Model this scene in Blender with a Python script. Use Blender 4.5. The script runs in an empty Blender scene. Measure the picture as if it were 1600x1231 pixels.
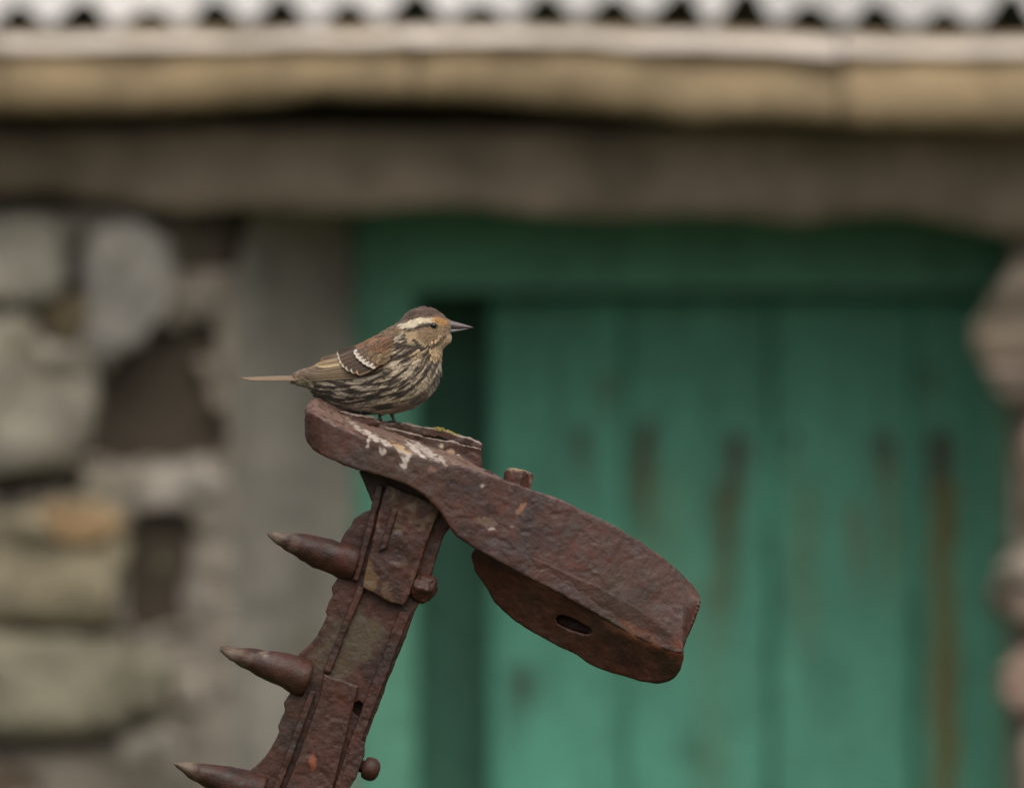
import bpy, bmesh, math, random
import numpy as np
from mathutils import Vector, Matrix

random.seed(7)
rng = np.random.default_rng(7)
scene = bpy.context.scene
COL = scene.collection

# ------------------------------------------------------------------ camera
FOC, SENS = 400.0, 22.3
CAMZ = 1.60
D1 = 14.2            # distance of the bird
W = 21.24            # distance of the cottage front
K = SENS / 1600.0 / FOC
S1 = K * D1          # metres per photo pixel at the bird
cam_d = bpy.data.cameras.new('camera')
cam = bpy.data.objects.new('camera', cam_d); COL.objects.link(cam)
cam.location = (0, 0, CAMZ); cam.rotation_euler = (math.radians(90), 0, 0)
cam_d.lens = FOC; cam_d.sensor_width = SENS; cam_d.sensor_fit = 'HORIZONTAL'
cam_d.clip_start = 0.1; cam_d.clip_end = 2000
cam_d.dof.use_dof = True; cam_d.dof.focus_distance = D1 + 0.012
cam_d.dof.aperture_fstop = 5.6; cam_d.dof.aperture_blades = 0
scene.camera = cam

# ------------------------------------------------------------------ sky, sun, exposure
SUN = Vector((0.10, -0.58, 0.84)).normalized()     # towards the sun
world = bpy.data.worlds.new('World'); scene.world = world; world.use_nodes = True
nt = world.node_tree; nt.nodes.clear()
sky = nt.nodes.new('ShaderNodeTexSky'); sky.sky_type = 'NISHITA'; sky.sun_disc = False
sky.sun_elevation = math.asin(SUN.z); sky.sun_rotation = math.atan2(SUN.x, SUN.y)
sky.air_density = 1.0; sky.dust_density = 4.0; sky.ozone_density = 1.0
hsv = nt.nodes.new('ShaderNodeHueSaturation'); hsv.inputs['Saturation'].default_value = 0.22
bg = nt.nodes.new('ShaderNodeBackground'); bg.inputs['Strength'].default_value = 0.105
out = nt.nodes.new('ShaderNodeOutputWorld')
nt.links.new(sky.outputs[0], hsv.inputs['Color']); nt.links.new(hsv.outputs[0], bg.inputs[0]); nt.links.new(bg.outputs[0], out.inputs[0])
sl = bpy.data.lights.new('sun', 'SUN'); sl.energy = 1.5; sl.angle = math.radians(60); sl.color = (1.0, 0.95, 0.88)
so = bpy.data.objects.new('sun', sl); COL.objects.link(so)
so.rotation_euler = SUN.to_track_quat('Z', 'Y').to_euler(); so.location = (0, 0, 30)
scene.view_settings.view_transform = 'Standard'; scene.view_settings.look = 'None'
scene.view_settings.exposure = 0.34; scene.view_settings.gamma = 1.0
scene.render.engine = 'CYCLES'; scene.cycles.use_denoising = True
scene.cycles.max_bounces = 6

# ------------------------------------------------------------------ helpers
def lin(r, g, b, f=1.0):
    o = []
    for c in (r, g, b):
        c /= 255.0
        o.append((c/12.92 if c <= 0.04045 else ((c+0.055)/1.055)**2.4) * f)
    return tuple(o)

def hash3(i, j, k):
    n = (i*374761393 + j*668265263 + k*2147483647 + 1013904223) & 0xffffffff
    n = ((n ^ (n >> 13)) * 1274126177) & 0xffffffff
    return ((n ^ (n >> 16)) & 0xffff) / 65535.0

def vnoise(p):
    p = np.asarray(p, float); f = np.floor(p); t = p - f; t = t*t*(3-2*t)
    i = f.astype(np.int64); r = 0
    for a in (0, 1):
        for b in (0, 1):
            for c in (0, 1):
                w = (t[:,0] if a else 1-t[:,0])*(t[:,1] if b else 1-t[:,1])*(t[:,2] if c else 1-t[:,2])
                r = r + w*hash3(i[:,0]+a, i[:,1]+b, i[:,2]+c)
    return r*2-1

def fbm(p, scale, octv=3, seed=0.0):
    p = np.asarray(p, float)/scale + seed*17.31
    r = 0; a = 1.0
    for o in range(octv):
        r = r + a*vnoise(p); p = p*2.03+3.7; a *= 0.5
    return r

def P(px, py, Y):
    """photo pixel + distance from the camera -> world"""
    return Vector(((px-800)*K*Y, Y, CAMZ-(py-615.5)*K*Y))

def L2W(v):
    """local subject frame (pixel right, pixel depth, pixel down) -> world metres"""
    v = np.asarray(v, float)
    return np.stack([(v[:,0]-800)*S1, D1+v[:,1]*S1, CAMZ-(v[:,2]-615.5)*S1], 1)

def link(o, parent=None):
    COL.objects.link(o)
    if parent is not None: o.parent = parent
    return o

WPOS = {}
def mesh_obj(name, verts, faces, mat, parent=None, smooth=True, colors=None, color=None):
    """verts in world metres; the object's origin is put at the bottom middle of the mesh"""
    v = np.asarray(verts, float)
    c = np.array([(v[:,0].min()+v[:,0].max())/2, (v[:,1].min()+v[:,1].max())/2, v[:,2].min()])
    me = bpy.data.meshes.new(name)
    me.from_pydata((v-c).tolist(), [], [list(map(int, f)) for f in faces])
    if smooth:
        me.polygons.foreach_set('use_smooth', [True]*len(me.polygons))
    if colors is not None:
        a = me.color_attributes.new('Paint', 'FLOAT_COLOR', 'POINT')
        a.data.foreach_set('color', np.asarray(colors, np.float32).ravel())
    me.materials.append(mat); me.update()
    o = bpy.data.objects.new(name, me)
    base = np.array(WPOS[parent.name]) if parent is not None else np.zeros(3)
    o.location = c-base
    link(o, parent); WPOS[o.name] = tuple(c)
    if color is not None: o.color = (*color, 1)
    return o

def dup(o, delta, parent):
    c = o.copy(); c.location = Vector(o.location)+Vector(delta); link(c, parent)
    WPOS[c.name] = tuple(np.array(WPOS[o.name])+np.array(delta))
    return c

def empty(name, loc):
    o = bpy.data.objects.new(name, None); o.empty_display_size = 0.1; o.location = loc
    link(o); WPOS[o.name] = tuple(loc); return o

def tag(o, label=None, cat=None, group=None, kind=None):
    if label: o['label'] = label
    if cat: o['category'] = cat
    if group: o['group'] = group
    if kind: o['kind'] = kind
    return o

def prism(poly, y0, y1):
    """pixel polygon (px,py) extruded in depth; y0/y1 may be functions of (px,py)"""
    n = len(poly); f0 = y0 if callable(y0) else (lambda a, b: y0); f1 = y1 if callable(y1) else (lambda a, b: y1)
    v = [(x, f0(x, y), y) for x, y in poly] + [(x, f1(x, y), y) for x, y in poly]
    f = [tuple(range(n)), tuple(range(2*n-1, n-1, -1))]
    f += [(i, i+n, (i+1) % n + n, (i+1) % n) for i in range(n)]
    return v, f

def remesh(v, f, voxel, smooth_it=3, cut=None):
    """voxel remesh a closed solid in local units; returns verts, faces, normals"""
    me = bpy.data.meshes.new('tmp'); me.from_pydata([tuple(map(float, q)) for q in v], [], [tuple(map(int, q)) for q in f]); me.update()
    bm = bmesh.new(); bm.from_mesh(me); bmesh.ops.recalc_face_normals(bm, faces=bm.faces); bm.to_mesh(me); bm.free()
    o = bpy.data.objects.new('tmp', me); COL.objects.link(o); oc = None
    if cut:
        mc = bpy.data.meshes.new('cut'); mc.from_pydata([tuple(map(float, q)) for q in cut[0]], [], cut[1]); mc.update()
        bm = bmesh.new(); bm.from_mesh(mc); bmesh.ops.recalc_face_normals(bm, faces=bm.faces); bm.to_mesh(mc); bm.free()
        oc = bpy.data.objects.new('cut', mc); COL.objects.link(oc)
        b = o.modifiers.new('b', 'BOOLEAN'); b.operation = 'DIFFERENCE'; b.object = oc; b.solver = 'EXACT'
    m = o.modifiers.new('r', 'REMESH'); m.mode = 'VOXEL'; m.voxel_size = voxel
    if smooth_it:
        s = o.modifiers.new('s', 'SMOOTH'); s.factor = 0.5; s.iterations = smooth_it
    dg = bpy.context.evaluated_depsgraph_get(); ev = o.evaluated_get(dg)
    m2 = bpy.data.meshes.new_from_object(ev)
    n = len(m2.vertices); vv = np.empty(n*3, np.float32); m2.vertices.foreach_get('co', vv)
    nn = np.empty(n*3, np.float32); m2.vertex_normals.foreach_get('vector', nn)
    ff = [tuple(p.vertices) for p in m2.polygons]
    bpy.data.objects.remove(o); bpy.data.meshes.remove(m2)
    if oc: bpy.data.objects.remove(oc)
    return vv.reshape(-1, 3).astype(float), ff, nn.reshape(-1, 3).astype(float)

# ------------------------------------------------------------------ materials
def new_mat(name, rough=0.8, spec=0.3):
    m = bpy.data.materials.new(name); m.use_nodes = True
    b = m.node_tree.nodes['Principled BSDF']
    b.inputs['Roughness'].default_value = rough; b.inputs['Specular IOR Level'].default_value = spec
    return m, m.node_tree, b

def noise_node(t, scale, detail=5, rough=0.6, coord='Object', vec=None):
    n = t.nodes.new('ShaderNodeTexNoise'); n.inputs['Scale'].default_value = scale
    n.inputs['Detail'].default_value = detail; n.inputs['Roughness'].default_value = rough
    if vec is None:
        tc = t.nodes.new('ShaderNodeNewGeometry'); t.links.new(tc.outputs['Position'], n.inputs['Vector'])
    else: t.links.new(vec, n.inputs['Vector'])
    return n

def ramp(t, src, stops):
    r = t.nodes.new('ShaderNodeValToRGB'); e = r.color_ramp.elements
    while len(e) > len(stops): e.remove(e[-1])
    while len(e) < len(stops): e.new(0.5)
    for el, (p, c) in zip(e, stops):
        el.position = p; el.color = (*c, 1) if len(c) == 3 else c
    t.links.new(src, r.inputs[0]); return r

def mixc(t, fac, a, b, mode='MIX'):
    m = t.nodes.new('ShaderNodeMix'); m.data_type = 'RGBA'; m.blend_type = mode
    for s, val in ((0, fac), (6, a), (7, b)):
        if isinstance(val, (int, float)): m.inputs[s].default_value = val
        elif isinstance(val, tuple): m.inputs[s].default_value = (*val[:3], 1)
        else: t.links.new(val, m.inputs[s])
    return m.outputs[2]

def bump(t, b, src, strength, dist):
    bp = t.nodes.new('ShaderNodeBump'); bp.inputs['Strength'].default_value = strength; bp.inputs['Distance'].default_value = dist
    t.links.new(src, bp.inputs['Height']); t.links.new(bp.outputs[0], b.inputs['Normal'])

def rust_material():
    m, t, b = new_mat('rusty_iron', 0.62, 0.45)
    n1 = noise_node(t, 22, 6, 0.65); n2 = noise_node(t, 90, 5, 0.7); n3 = noise_node(t, 9, 3, 0.5); n4 = noise_node(t, 420, 3, 0.6)
    c1 = ramp(t, n1.outputs[0], [(0.30, (0.016, 0.009, 0.007)), (0.44, (0.036, 0.015, 0.009)), (0.54, (0.085, 0.030, 0.015)), (0.63, (0.058, 0.026, 0.017)), (0.74, (0.060, 0.042, 0.033))])
    c2 = ramp(t, n2.outputs[0], [(0.30, (0.0156, 0.0073, 0.0057)), (0.52, (0.0432, 0.0166, 0.0114)), (0.66, (0.1123, 0.0318, 0.0140))])
    c = mixc(t, 0.42, c1.outputs[0], c2.outputs[0])
    lich = ramp(t, n3.outputs[0], [(0.55, (0, 0, 0)), (0.68, (1, 1, 1))])
    mul = t.nodes.new('ShaderNodeMath'); mul.operation = 'MULTIPLY'; mul.inputs[1].default_value = 0.42
    t.links.new(lich.outputs[0], mul.inputs[0])
    c = mixc(t, mul.outputs[0], c, (0.050, 0.040, 0.022))
    sp = ramp(t, n4.outputs[0], [(0.66, (0, 0, 0)), (0.74, (1, 1, 1))])
    m2 = t.nodes.new('ShaderNodeMath'); m2.operation = 'MULTIPLY'; m2.inputs[1].default_value = 0.35
    t.links.new(sp.outputs[0], m2.inputs[0])
    c = mixc(t, m2.outputs[0], c, (0.20, 0.12, 0.085))
    c = mixc(t, 1.0, c, (0.82, 0.65, 0.55), 'MULTIPLY')
    at = t.nodes.new('ShaderNodeVertexColor'); at.layer_name = 'Paint'
    c = mixc(t, at.outputs['Alpha'], c, at.outputs['Color'])
    t.links.new(c, b.inputs['Base Color'])
    rr = ramp(t, n2.outputs[0], [(0.3, (0.42, 0.42, 0.42)), (0.7, (0.72, 0.72, 0.72))]); t.links.new(rr.outputs[0], b.inputs['Roughness'])
    ad = t.nodes.new('ShaderNodeMath'); ad.operation = 'MULTIPLY_ADD'; ad.inputs[1].default_value = 0.9
    t.links.new(n4.outputs[0], ad.inputs[0]); t.links.new(n2.outputs[0], ad.inputs[2])
    bump(t, b, ad.outputs[0], 0.42, 0.0012)
    return m

def paint_material(name, rough, spec, bscale=None, bstr=0.2, bdist=0.001, sheen=0.0):
    """colour comes from the mesh's own colour attribute"""
    m, t, b = new_mat(name, rough, spec)
    at = t.nodes.new('ShaderNodeVertexColor'); at.layer_name = 'Paint'
    c = at.outputs['Color']
    if bscale:
        n = noise_node(t, bscale, 4, 0.6)
        r = ramp(t, n.outputs[0], [(0.25, (0.72, 0.72, 0.72)), (0.75, (1.22, 1.22, 1.22))])
        c = mixc(t, 1.0, c, r.outputs[0], 'MULTIPLY')
        bump(t, b, n.outputs[0], bstr, bdist)
    t.links.new(c, b.inputs['Base Color'])
    if sheen: b.inputs['Sheen Weight'].default_value = sheen
    return m

def stone_material(name, scale=14, contrast=0.5, rough=0.9, bdist=0.008):
    """tint from the object's colour, blotched by noise"""
    m, t, b = new_mat(name, rough, 0.2)
    oi = t.nodes.new('ShaderNodeObjectInfo')
    n1 = noise_node(t, scale, 5, 0.6); n2 = noise_node(t, scale*5, 4, 0.6); n3 = noise_node(t, scale*0.6, 3, 0.5)
    lo, hi = 1-contrast, 1+contrast
    r = ramp(t, n1.outputs[0], [(0.25, (lo, lo, lo*0.97)), (0.5, (1, 1, 1)), (0.78, (hi, hi*0.99, hi*0.96))])
    c = mixc(t, 1.0, oi.outputs['Color'], r.outputs[0], 'MULTIPLY')
    r2 = ramp(t, n2.outputs[0], [(0.3, (0.75, 0.75, 0.75)), (0.7, (1.2, 1.2, 1.2))])
    c = mixc(t, 0.6, c, r2.outputs[0], 'MULTIPLY')
    l = ramp(t, n3.outputs[0], [(0.60, (0, 0, 0)), (0.72, (0.5, 0.5, 0.5))])
    c = mixc(t, l.outputs[0], c, (0.16, 0.135, 0.075))
    t.links.new(c, b.inputs['Base Color'])
    bump(t, b, n2.outputs[0], 0.6, bdist)
    return m

RUST = rust_material()
STONE = stone_material('rubble_stone', 17, 0.62)
RENDER = stone_material('lime_render', 9, 0.34)
SLAB = stone_material('flagstone', 8, 0.45)
TIN = stone_material('weathered_sheet', 6, 0.22, 0.6, 0.001)
WOOD = paint_material('green_painted_boards', 0.55, 0.35, 60, 0.25, 0.0008)
PLUME = paint_material('plumage', 0.85, 0.15, 900, 0.15, 0.0002, 0.25)
HORN = paint_material('horn_bill', 0.38, 0.5, 500, 0.1, 0.0002)
m, t, b = new_mat('dark_eye', 0.08, 0.6); b.inputs['Base Color'].default_value = (0.006, 0.005, 0.004, 1); EYE = m
m, t, b = new_mat('moss', 0.95, 0.1)
n = noise_node(t, 300, 4); r = ramp(t, n.outputs[0], [(0.3, (0.10, 0.085, 0.02)), (0.55, (0.22, 0.19, 0.045)), (0.75, (0.33, 0.24, 0.10))]); t.links.new(r.outputs[0], b.inputs['Base Color']); MOSS = m
m, t, b = new_mat('rough_grass_ground', 0.95, 0.1)
n = noise_node(t, 0.8, 8, 0.7); n2 = noise_node(t, 25, 5, 0.7)
r = ramp(t, n.outputs[0], [(0.3, (0.055, 0.07, 0.025)), (0.5, (0.09, 0.095, 0.045)), (0.7, (0.16, 0.13, 0.085))])
r2 = ramp(t, n2.outputs[0], [(0.3, (0.6, 0.6, 0.6)), (0.7, (1.3, 1.3, 1.3))])
t.links.new(mixc(t, 1.0, r.outputs[0], r2.outputs[0], 'MULTIPLY'), b.inputs['Base Color']); bump(t, b, n2.outputs[0], 0.8, 0.03); GROUND = m

# ------------------------------------------------------------------ ground
def build_ground():
    xs = np.concatenate([[-900, -300, -100, -40], np.linspace(-20, 20, 41), [40, 100, 300, 900]])
    ys = np.concatenate([[-900, -300, -100, -30], np.linspace(-8, 30, 39), [45, 100, 300, 900]])
    v = [(x, y, 0) for y in ys for x in xs]; nx = len(xs)
    v = np.array(v, float); near = (abs(v[:,0]) < 25) & (v[:,1] > -10) & (v[:,1] < 32)
    v[:,2] = np.where(near, 0.03*fbm(v, 2.1, 2), 0)
    f = [(j*nx+i, j*nx+i+1, (j+1)*nx+i+1, (j+1)*nx+i) for j in range(len(ys)-1) for i in range(nx-1)]
    o = mesh_obj('ground', v, f, GROUND); tag(o, kind='structure')
build_ground()

# ------------------------------------------------------------------ cottage
cot = empty('stone_cottage', (0.0, W+2.0, 0.0))
tag(cot, 'low rubble stone cottage with corrugated roof, flagstone eaves and green plank door', 'cottage')

def wbox(x0, x1, y0, y1, z0, z1):
    v = [(x, y, z) for z in (z0, z1) for y in (y0, y1) for x in (x0, x1)]
    f = [(0, 1, 3, 2), (4, 6, 7, 5), (0, 4, 5, 1), (2, 3, 7, 6), (0, 2, 6, 4), (1, 5, 7, 3)]
    return v, f
def join(parts):
    V = []; F = []
    for v, f in parts:
        o = len(V); V += [tuple(q) for q in v]; F += [tuple(i+o for i in q) for q in f]
    return V, F

XL, XR = -2.2, 2.33                       # gable ends
DEPTH = 3.9
def bx(px, Y=W): return (px-800)*K*Y
def bz(py, Y=W): return CAMZ-(py-615.5)*K*Y
z_lint_top = bz(196); z_wall = bz(70)
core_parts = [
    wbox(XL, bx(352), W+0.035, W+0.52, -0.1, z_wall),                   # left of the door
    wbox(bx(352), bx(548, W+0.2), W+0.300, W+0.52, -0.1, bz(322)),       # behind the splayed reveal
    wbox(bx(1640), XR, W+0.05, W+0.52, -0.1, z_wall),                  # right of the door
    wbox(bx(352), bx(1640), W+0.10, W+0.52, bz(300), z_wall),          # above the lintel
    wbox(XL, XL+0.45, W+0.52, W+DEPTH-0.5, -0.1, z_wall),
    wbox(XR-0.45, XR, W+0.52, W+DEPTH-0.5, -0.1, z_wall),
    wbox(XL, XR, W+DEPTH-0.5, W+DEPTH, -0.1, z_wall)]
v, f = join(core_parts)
wall = mesh_obj('wall', v, f, RENDER, cot, smooth=False, color=lin(74, 66, 56))  # core darker than the gables: shade of the open joints put into its colour
# gable triangles
PITCH = math.radians(33); ridge_y = W+DEPTH/2; rz = z_wall+math.tan(PITCH)*(DEPTH/2)-0.08
for gx in (XL, XR-0.45):
    v = [(gx+dx, y, z) for dx in (0, 0.45) for y, z in ((W+0.06, z_wall+0.002), (W+DEPTH-0.06, z_wall+0.002), (ridge_y, rz))]
    mesh_obj('gable', v, [(0, 1, 2), (5, 4, 3), (0, 3, 4, 1), (1, 4, 5, 2), (2, 5, 3, 0)], RENDER, cot, smooth=False, color=lin(105, 97, 86))

def stone(poly, front, back, col, rnd=0.16, rough=0.006, seed=0, parent=None, centre=None, grow=0.0):
    """rounded field stone from a pixel outline on the wall plane; front/back = metres from W"""
    pl = []
    n0 = len(poly)
    for i in range(n0):                                  # Chaikin corner cutting
        a = np.array(poly[i], float); c = np.array(poly[(i+1) % n0], float)
        pl += [a*0.93+c*0.07, a*0.68+c*0.32+rng.normal(0, 4, 2), a*0.32+c*0.68+rng.normal(0, 4, 2), a*0.07+c*0.93]
    pl = np.array(pl); cen0 = pl.mean(0); pl = cen0+(pl-cen0)*(1+grow); cen = pl.mean(0) if centre is None else np.array(centre)
    rings = [(1.0, back), (1.0, front*0.35+back*0.65), (0.99, front*0.85+back*0.15), (1-rnd, front*0.99+back*0.01), (0.5, front+0.004), (0.0, front)]
    V = []; n = len(pl)
    for s, d in rings[:-1]:
        for q in pl:
            p = cen+(q-cen)*s
            V.append(tuple(P(p[0], p[1], W+d)))
    V.append(tuple(P(cen[0], cen[1], W+front)))
    V = np.array(V)
    nz = fbm(V, 0.05, 3, seed+1); nx2 = fbm(V, 0.06, 2, seed+31); nz2 = fbm(V, 0.06, 2, seed+51)
    V[:,1] += nz*rough*2.2; V[:,0] += nx2*rough*1.4; V[:,2] += nz2*rough*1.4
    F = [(r*n+i, r*n+(i+1) % n, (r+1)*n+(i+1) % n, (r+1)*n+i) for r in range(len(rings)-2) for i in range(n)]
    k = (len(rings)-2)*n; F += [(k+i, k+(i+1) % n, len(V)-1) for i in range(n)]
    F.append(tuple(range(n-1, -1, -1)))
    return mesh_obj('stone', V, F, STONE, parent or wall, color=col)

ST = [ # outline px, front, colour
 ([(-60, 340), (60, 338), (118, 372), (112, 420), (70, 474), (-60, 480)], -0.035, (150, 144, 132)),
 ([(150, 352), (205, 350), (262, 400), (262, 470), (225, 540), (160, 568), (128, 540), (132, 440)], -0.04, (158, 152, 144)),
 ([(212, 336), (380, 338), (385, 410), (300, 425), (262, 395)], 0.06, (72, 60, 49)),  # set back below the lintel, its shadow put into the dark tint
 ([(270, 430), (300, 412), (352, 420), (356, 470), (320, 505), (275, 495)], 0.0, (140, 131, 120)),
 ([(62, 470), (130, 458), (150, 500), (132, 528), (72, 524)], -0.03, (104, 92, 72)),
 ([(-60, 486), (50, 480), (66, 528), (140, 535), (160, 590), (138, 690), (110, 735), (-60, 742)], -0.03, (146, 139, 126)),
 ([(160, 585), (230, 525), (345, 510), (348, 700), (250, 722), (140, 720), (142, 660)], 0.06, (66, 56, 46)),  # recess of a missing stone, its shade painted as dark stone
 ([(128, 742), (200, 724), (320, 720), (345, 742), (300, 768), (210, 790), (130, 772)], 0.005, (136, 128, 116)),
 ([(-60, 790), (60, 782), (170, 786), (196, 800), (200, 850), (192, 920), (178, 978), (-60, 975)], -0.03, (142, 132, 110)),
 ([(205, 800), (300, 778), (300, 880), (286, 972), (210, 985), (196, 930), (204, 860)], 0.05, (78, 72, 58)),  # dark mortar and the recess shadow painted as one tint
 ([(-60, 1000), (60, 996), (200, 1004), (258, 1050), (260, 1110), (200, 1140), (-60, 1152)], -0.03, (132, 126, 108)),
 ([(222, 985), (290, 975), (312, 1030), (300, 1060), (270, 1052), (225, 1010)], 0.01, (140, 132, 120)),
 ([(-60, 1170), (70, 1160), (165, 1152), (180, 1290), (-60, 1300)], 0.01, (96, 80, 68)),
 ([(190, 1150), (260, 1130), (292, 1160), (290, 1290), (196, 1290)], -0.015, (136, 129, 118)),
 # right of the door, over its edge
 ([(1530, 500), (1556, 452), (1610, 425), (1700, 430), (1700, 560), (1545, 562), (1526, 545)], -0.03, (150, 136, 122)),
 ([(1536, 568), (1700, 565), (1700, 640), (1590, 636), (1552, 610)], -0.02, (142, 126, 114)),
 ([(1586, 690), (1620, 660), (1700, 665), (1700, 800), (1605, 800), (1584, 750)], -0.02, (150, 126, 114)),
 ([(1552, 885), (1600, 862), (1700, 862), (1700, 912), (1560, 914)], -0.025, (156, 145, 132)),
 ([(1556, 920), (1700, 918), (1700, 985), (1600, 985), (1564, 960)], -0.015, (146, 128, 116)),
 ([(1570, 1040), (1600, 1008), (1700, 1010), (1700, 1120), (1600, 1118), (1572, 1085)], -0.02, (156, 132, 120)),
 ([(1590, 1145), (1700, 1140), (1700, 1300), (1598, 1300)], -0.02, (142, 130, 116)),
]
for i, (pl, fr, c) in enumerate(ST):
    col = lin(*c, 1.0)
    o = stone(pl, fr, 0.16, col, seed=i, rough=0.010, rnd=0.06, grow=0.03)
for i, (pl, fr, c) in enumerate([
 ([(112, 400), (130, 372), (142, 400), (126, 446), (108, 440)], 0.015, (104, 95, 82)),
 ([(262, 500), (300, 506), (330, 512), (300, 530), (262, 530)], 0.02, (96, 84, 70)),
 ([(120, 740), (180, 742), (190, 780), (150, 786), (116, 772)], 0.02, (100, 92, 80)),
 ([(20, 742), (70, 745), (80, 780), (30, 784)], 0.03, (92, 82, 70)),
 ([(262, 1060), (300, 1064), (300, 1120), (268, 1118)], 0.0, (128, 120, 108)),
 ([(180, 984), (222, 988), (250, 1030), (215, 1008)], 0.02, (104, 94, 80)),
 ([(300, 600), (345, 590), (350, 650), (310, 660)], 0.035, (110, 98, 86)),
 ([(216, 352), (262, 346), (300, 356), (270, 384), (240, 380)], 0.03, (108, 98, 84)),
 ([(60, 1152), (130, 1144), (190, 1146), (180, 1166), (80, 1172)], 0.02, (100, 90, 78))]):
    stone(pl, fr, 0.12, lin(*c), seed=300+i, rough=0.007, rnd=0.08)
def pointing():
    holes = [[(150, 520), (345, 500), (350, 712), (245, 728), (130, 722), (140, 640)], [(205, 335), (400, 335), (390, 415), (300, 430), (255, 398)], [(112, 380), (140, 356), (150, 400), (120, 470), (96, 462)],
             [(-10, 738), (125, 736), (130, 768), (-10, 778)], [(200, 800), (300, 775), (300, 960), (285, 985), (205, 985)], [(-60, 976), (210, 980), (205, 998), (-60, 994)], [(-60, 1150), (200, 1142), (190, 1165), (-60, 1172)]]
    st = 10; xs = np.arange(-62, 372, st); ys = np.arange(332, 1302, st)
    X, Y = np.meshgrid(xs, ys); op = np.zeros(X.shape, bool)
    jx = 9*fbm(np.stack([X.ravel(), Y.ravel(), X.ravel()*0], 1), 40, 3, 91).reshape(X.shape)
    for h in holes: op |= in_poly0(X+5+jx, Y+5+jx, h)
    V = []; F = []; n = len(xs)
    d = 0.006+0.010*fbm(np.stack([X.ravel(), Y.ravel(), X.ravel()*0], 1), 30, 3, 92)
    for k in range(X.size): V.append(tuple(P(X.ravel()[k], Y.ravel()[k], W+d[k])))
    N = len(V)
    for k in range(X.size): V.append(tuple(P(X.ravel()[k], Y.ravel()[k], W+0.05)))
    solid = lambda j, i: 0 <= j < len(ys)-1 and 0 <= i < n-1 and not op[j, i]
    for j in range(len(ys)-1):
        for i in range(n-1):
            if op[j, i]: continue
            a = j*n+i; F.append((a, a+1, a+n+1, a+n))
            for dj, di, e in ((-1, 0, (a, a+1)), (1, 0, (a+n+1, a+n)), (0, -1, (a+n, a)), (0, 1, (a+1, a+n+1))):
                if not solid(j+dj, i+di): F.append((e[0], N+e[0], N+e[1], e[1]))
    mesh_obj('mortar_pointing', V, F, RENDER, wall, color=lin(126, 118, 107))
def in_poly0(x, y, poly):
    ins = np.zeros(x.shape, bool); n = len(poly)
    for i in range(n):
        x1, y1 = poly[i]; x2, y2 = poly[(i+1) % n]
        ins ^= ((y1 > y) != (y2 > y)) & (x < (x2-x1)*(y-y1)/((y2-y1) if y2 != y1 else 1e-9)+x1)
    return ins
pointing()
# the orange stain of lichen on one stone
lv = []
o = stone([(60, 800), (100, 788), (168, 790), (190, 806), (184, 838), (130, 850), (80, 842)], -0.045, -0.015, lin(160, 132, 98, 1.0), seed=90, rough=0.004)
o.name = 'lichen_crust'

# random rubble over the rest of the front wall (outside the picture)
def rubble(x0, x1, z0, z1, seed):
    r = random.Random(seed); z = z0
    while z < z1-0.03:
        h = min(r.uniform(0.07, 0.19), z1-z)
        if z1-z-h < 0.05: h = z1-z
        x = x0
        while x < x1-0.04:
            w_ = min(r.uniform(0.10, 0.38), x1-x)
            if x1-x-w_ < 0.07: w_ = x1-x
            g = 0.008
            px = lambda xx: xx/(K*W)+800
            py = lambda zz: 615.5-(zz-CAMZ)/(K*W)
            j = lambda: r.uniform(-0.018, 0.018)
            pl = [(px(x+g+j()), py(z+g+j())), (px(x+w_*0.5), py(z+g*0.5+j())), (px(x+w_-g+j()), py(z+g+j())), (px(x+w_-g+j()), py(z+h-g+j())), (px(x+w_*0.5), py(z+h-g*0.5+j())), (px(x+g+j()), py(z+h-g+j()))]
            t_ = r.uniform(0.8, 1.2)
            stone(pl, r.uniform(-0.05, 0.0), 0.12, tuple(c*t_ for c in lin(142, 134, 120, 1.2)), seed=r.randint(0, 999))
            x += w_
        z += h
rubble(XL, bx(-62), bz(1300), bz(330), 3)
rubble(XL, bx(-405), bz(328), bz(205), 7)
rubble(bx(1905), XR, bz(328), bz(208), 8)
rubble(XL, bx(290), 0.0, bz(1300), 4)
rubble(bx(1702), XR, bz(1300), bz(330), 5)
rubble(bx(1600), XR, 0.0, bz(1300), 6)

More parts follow.
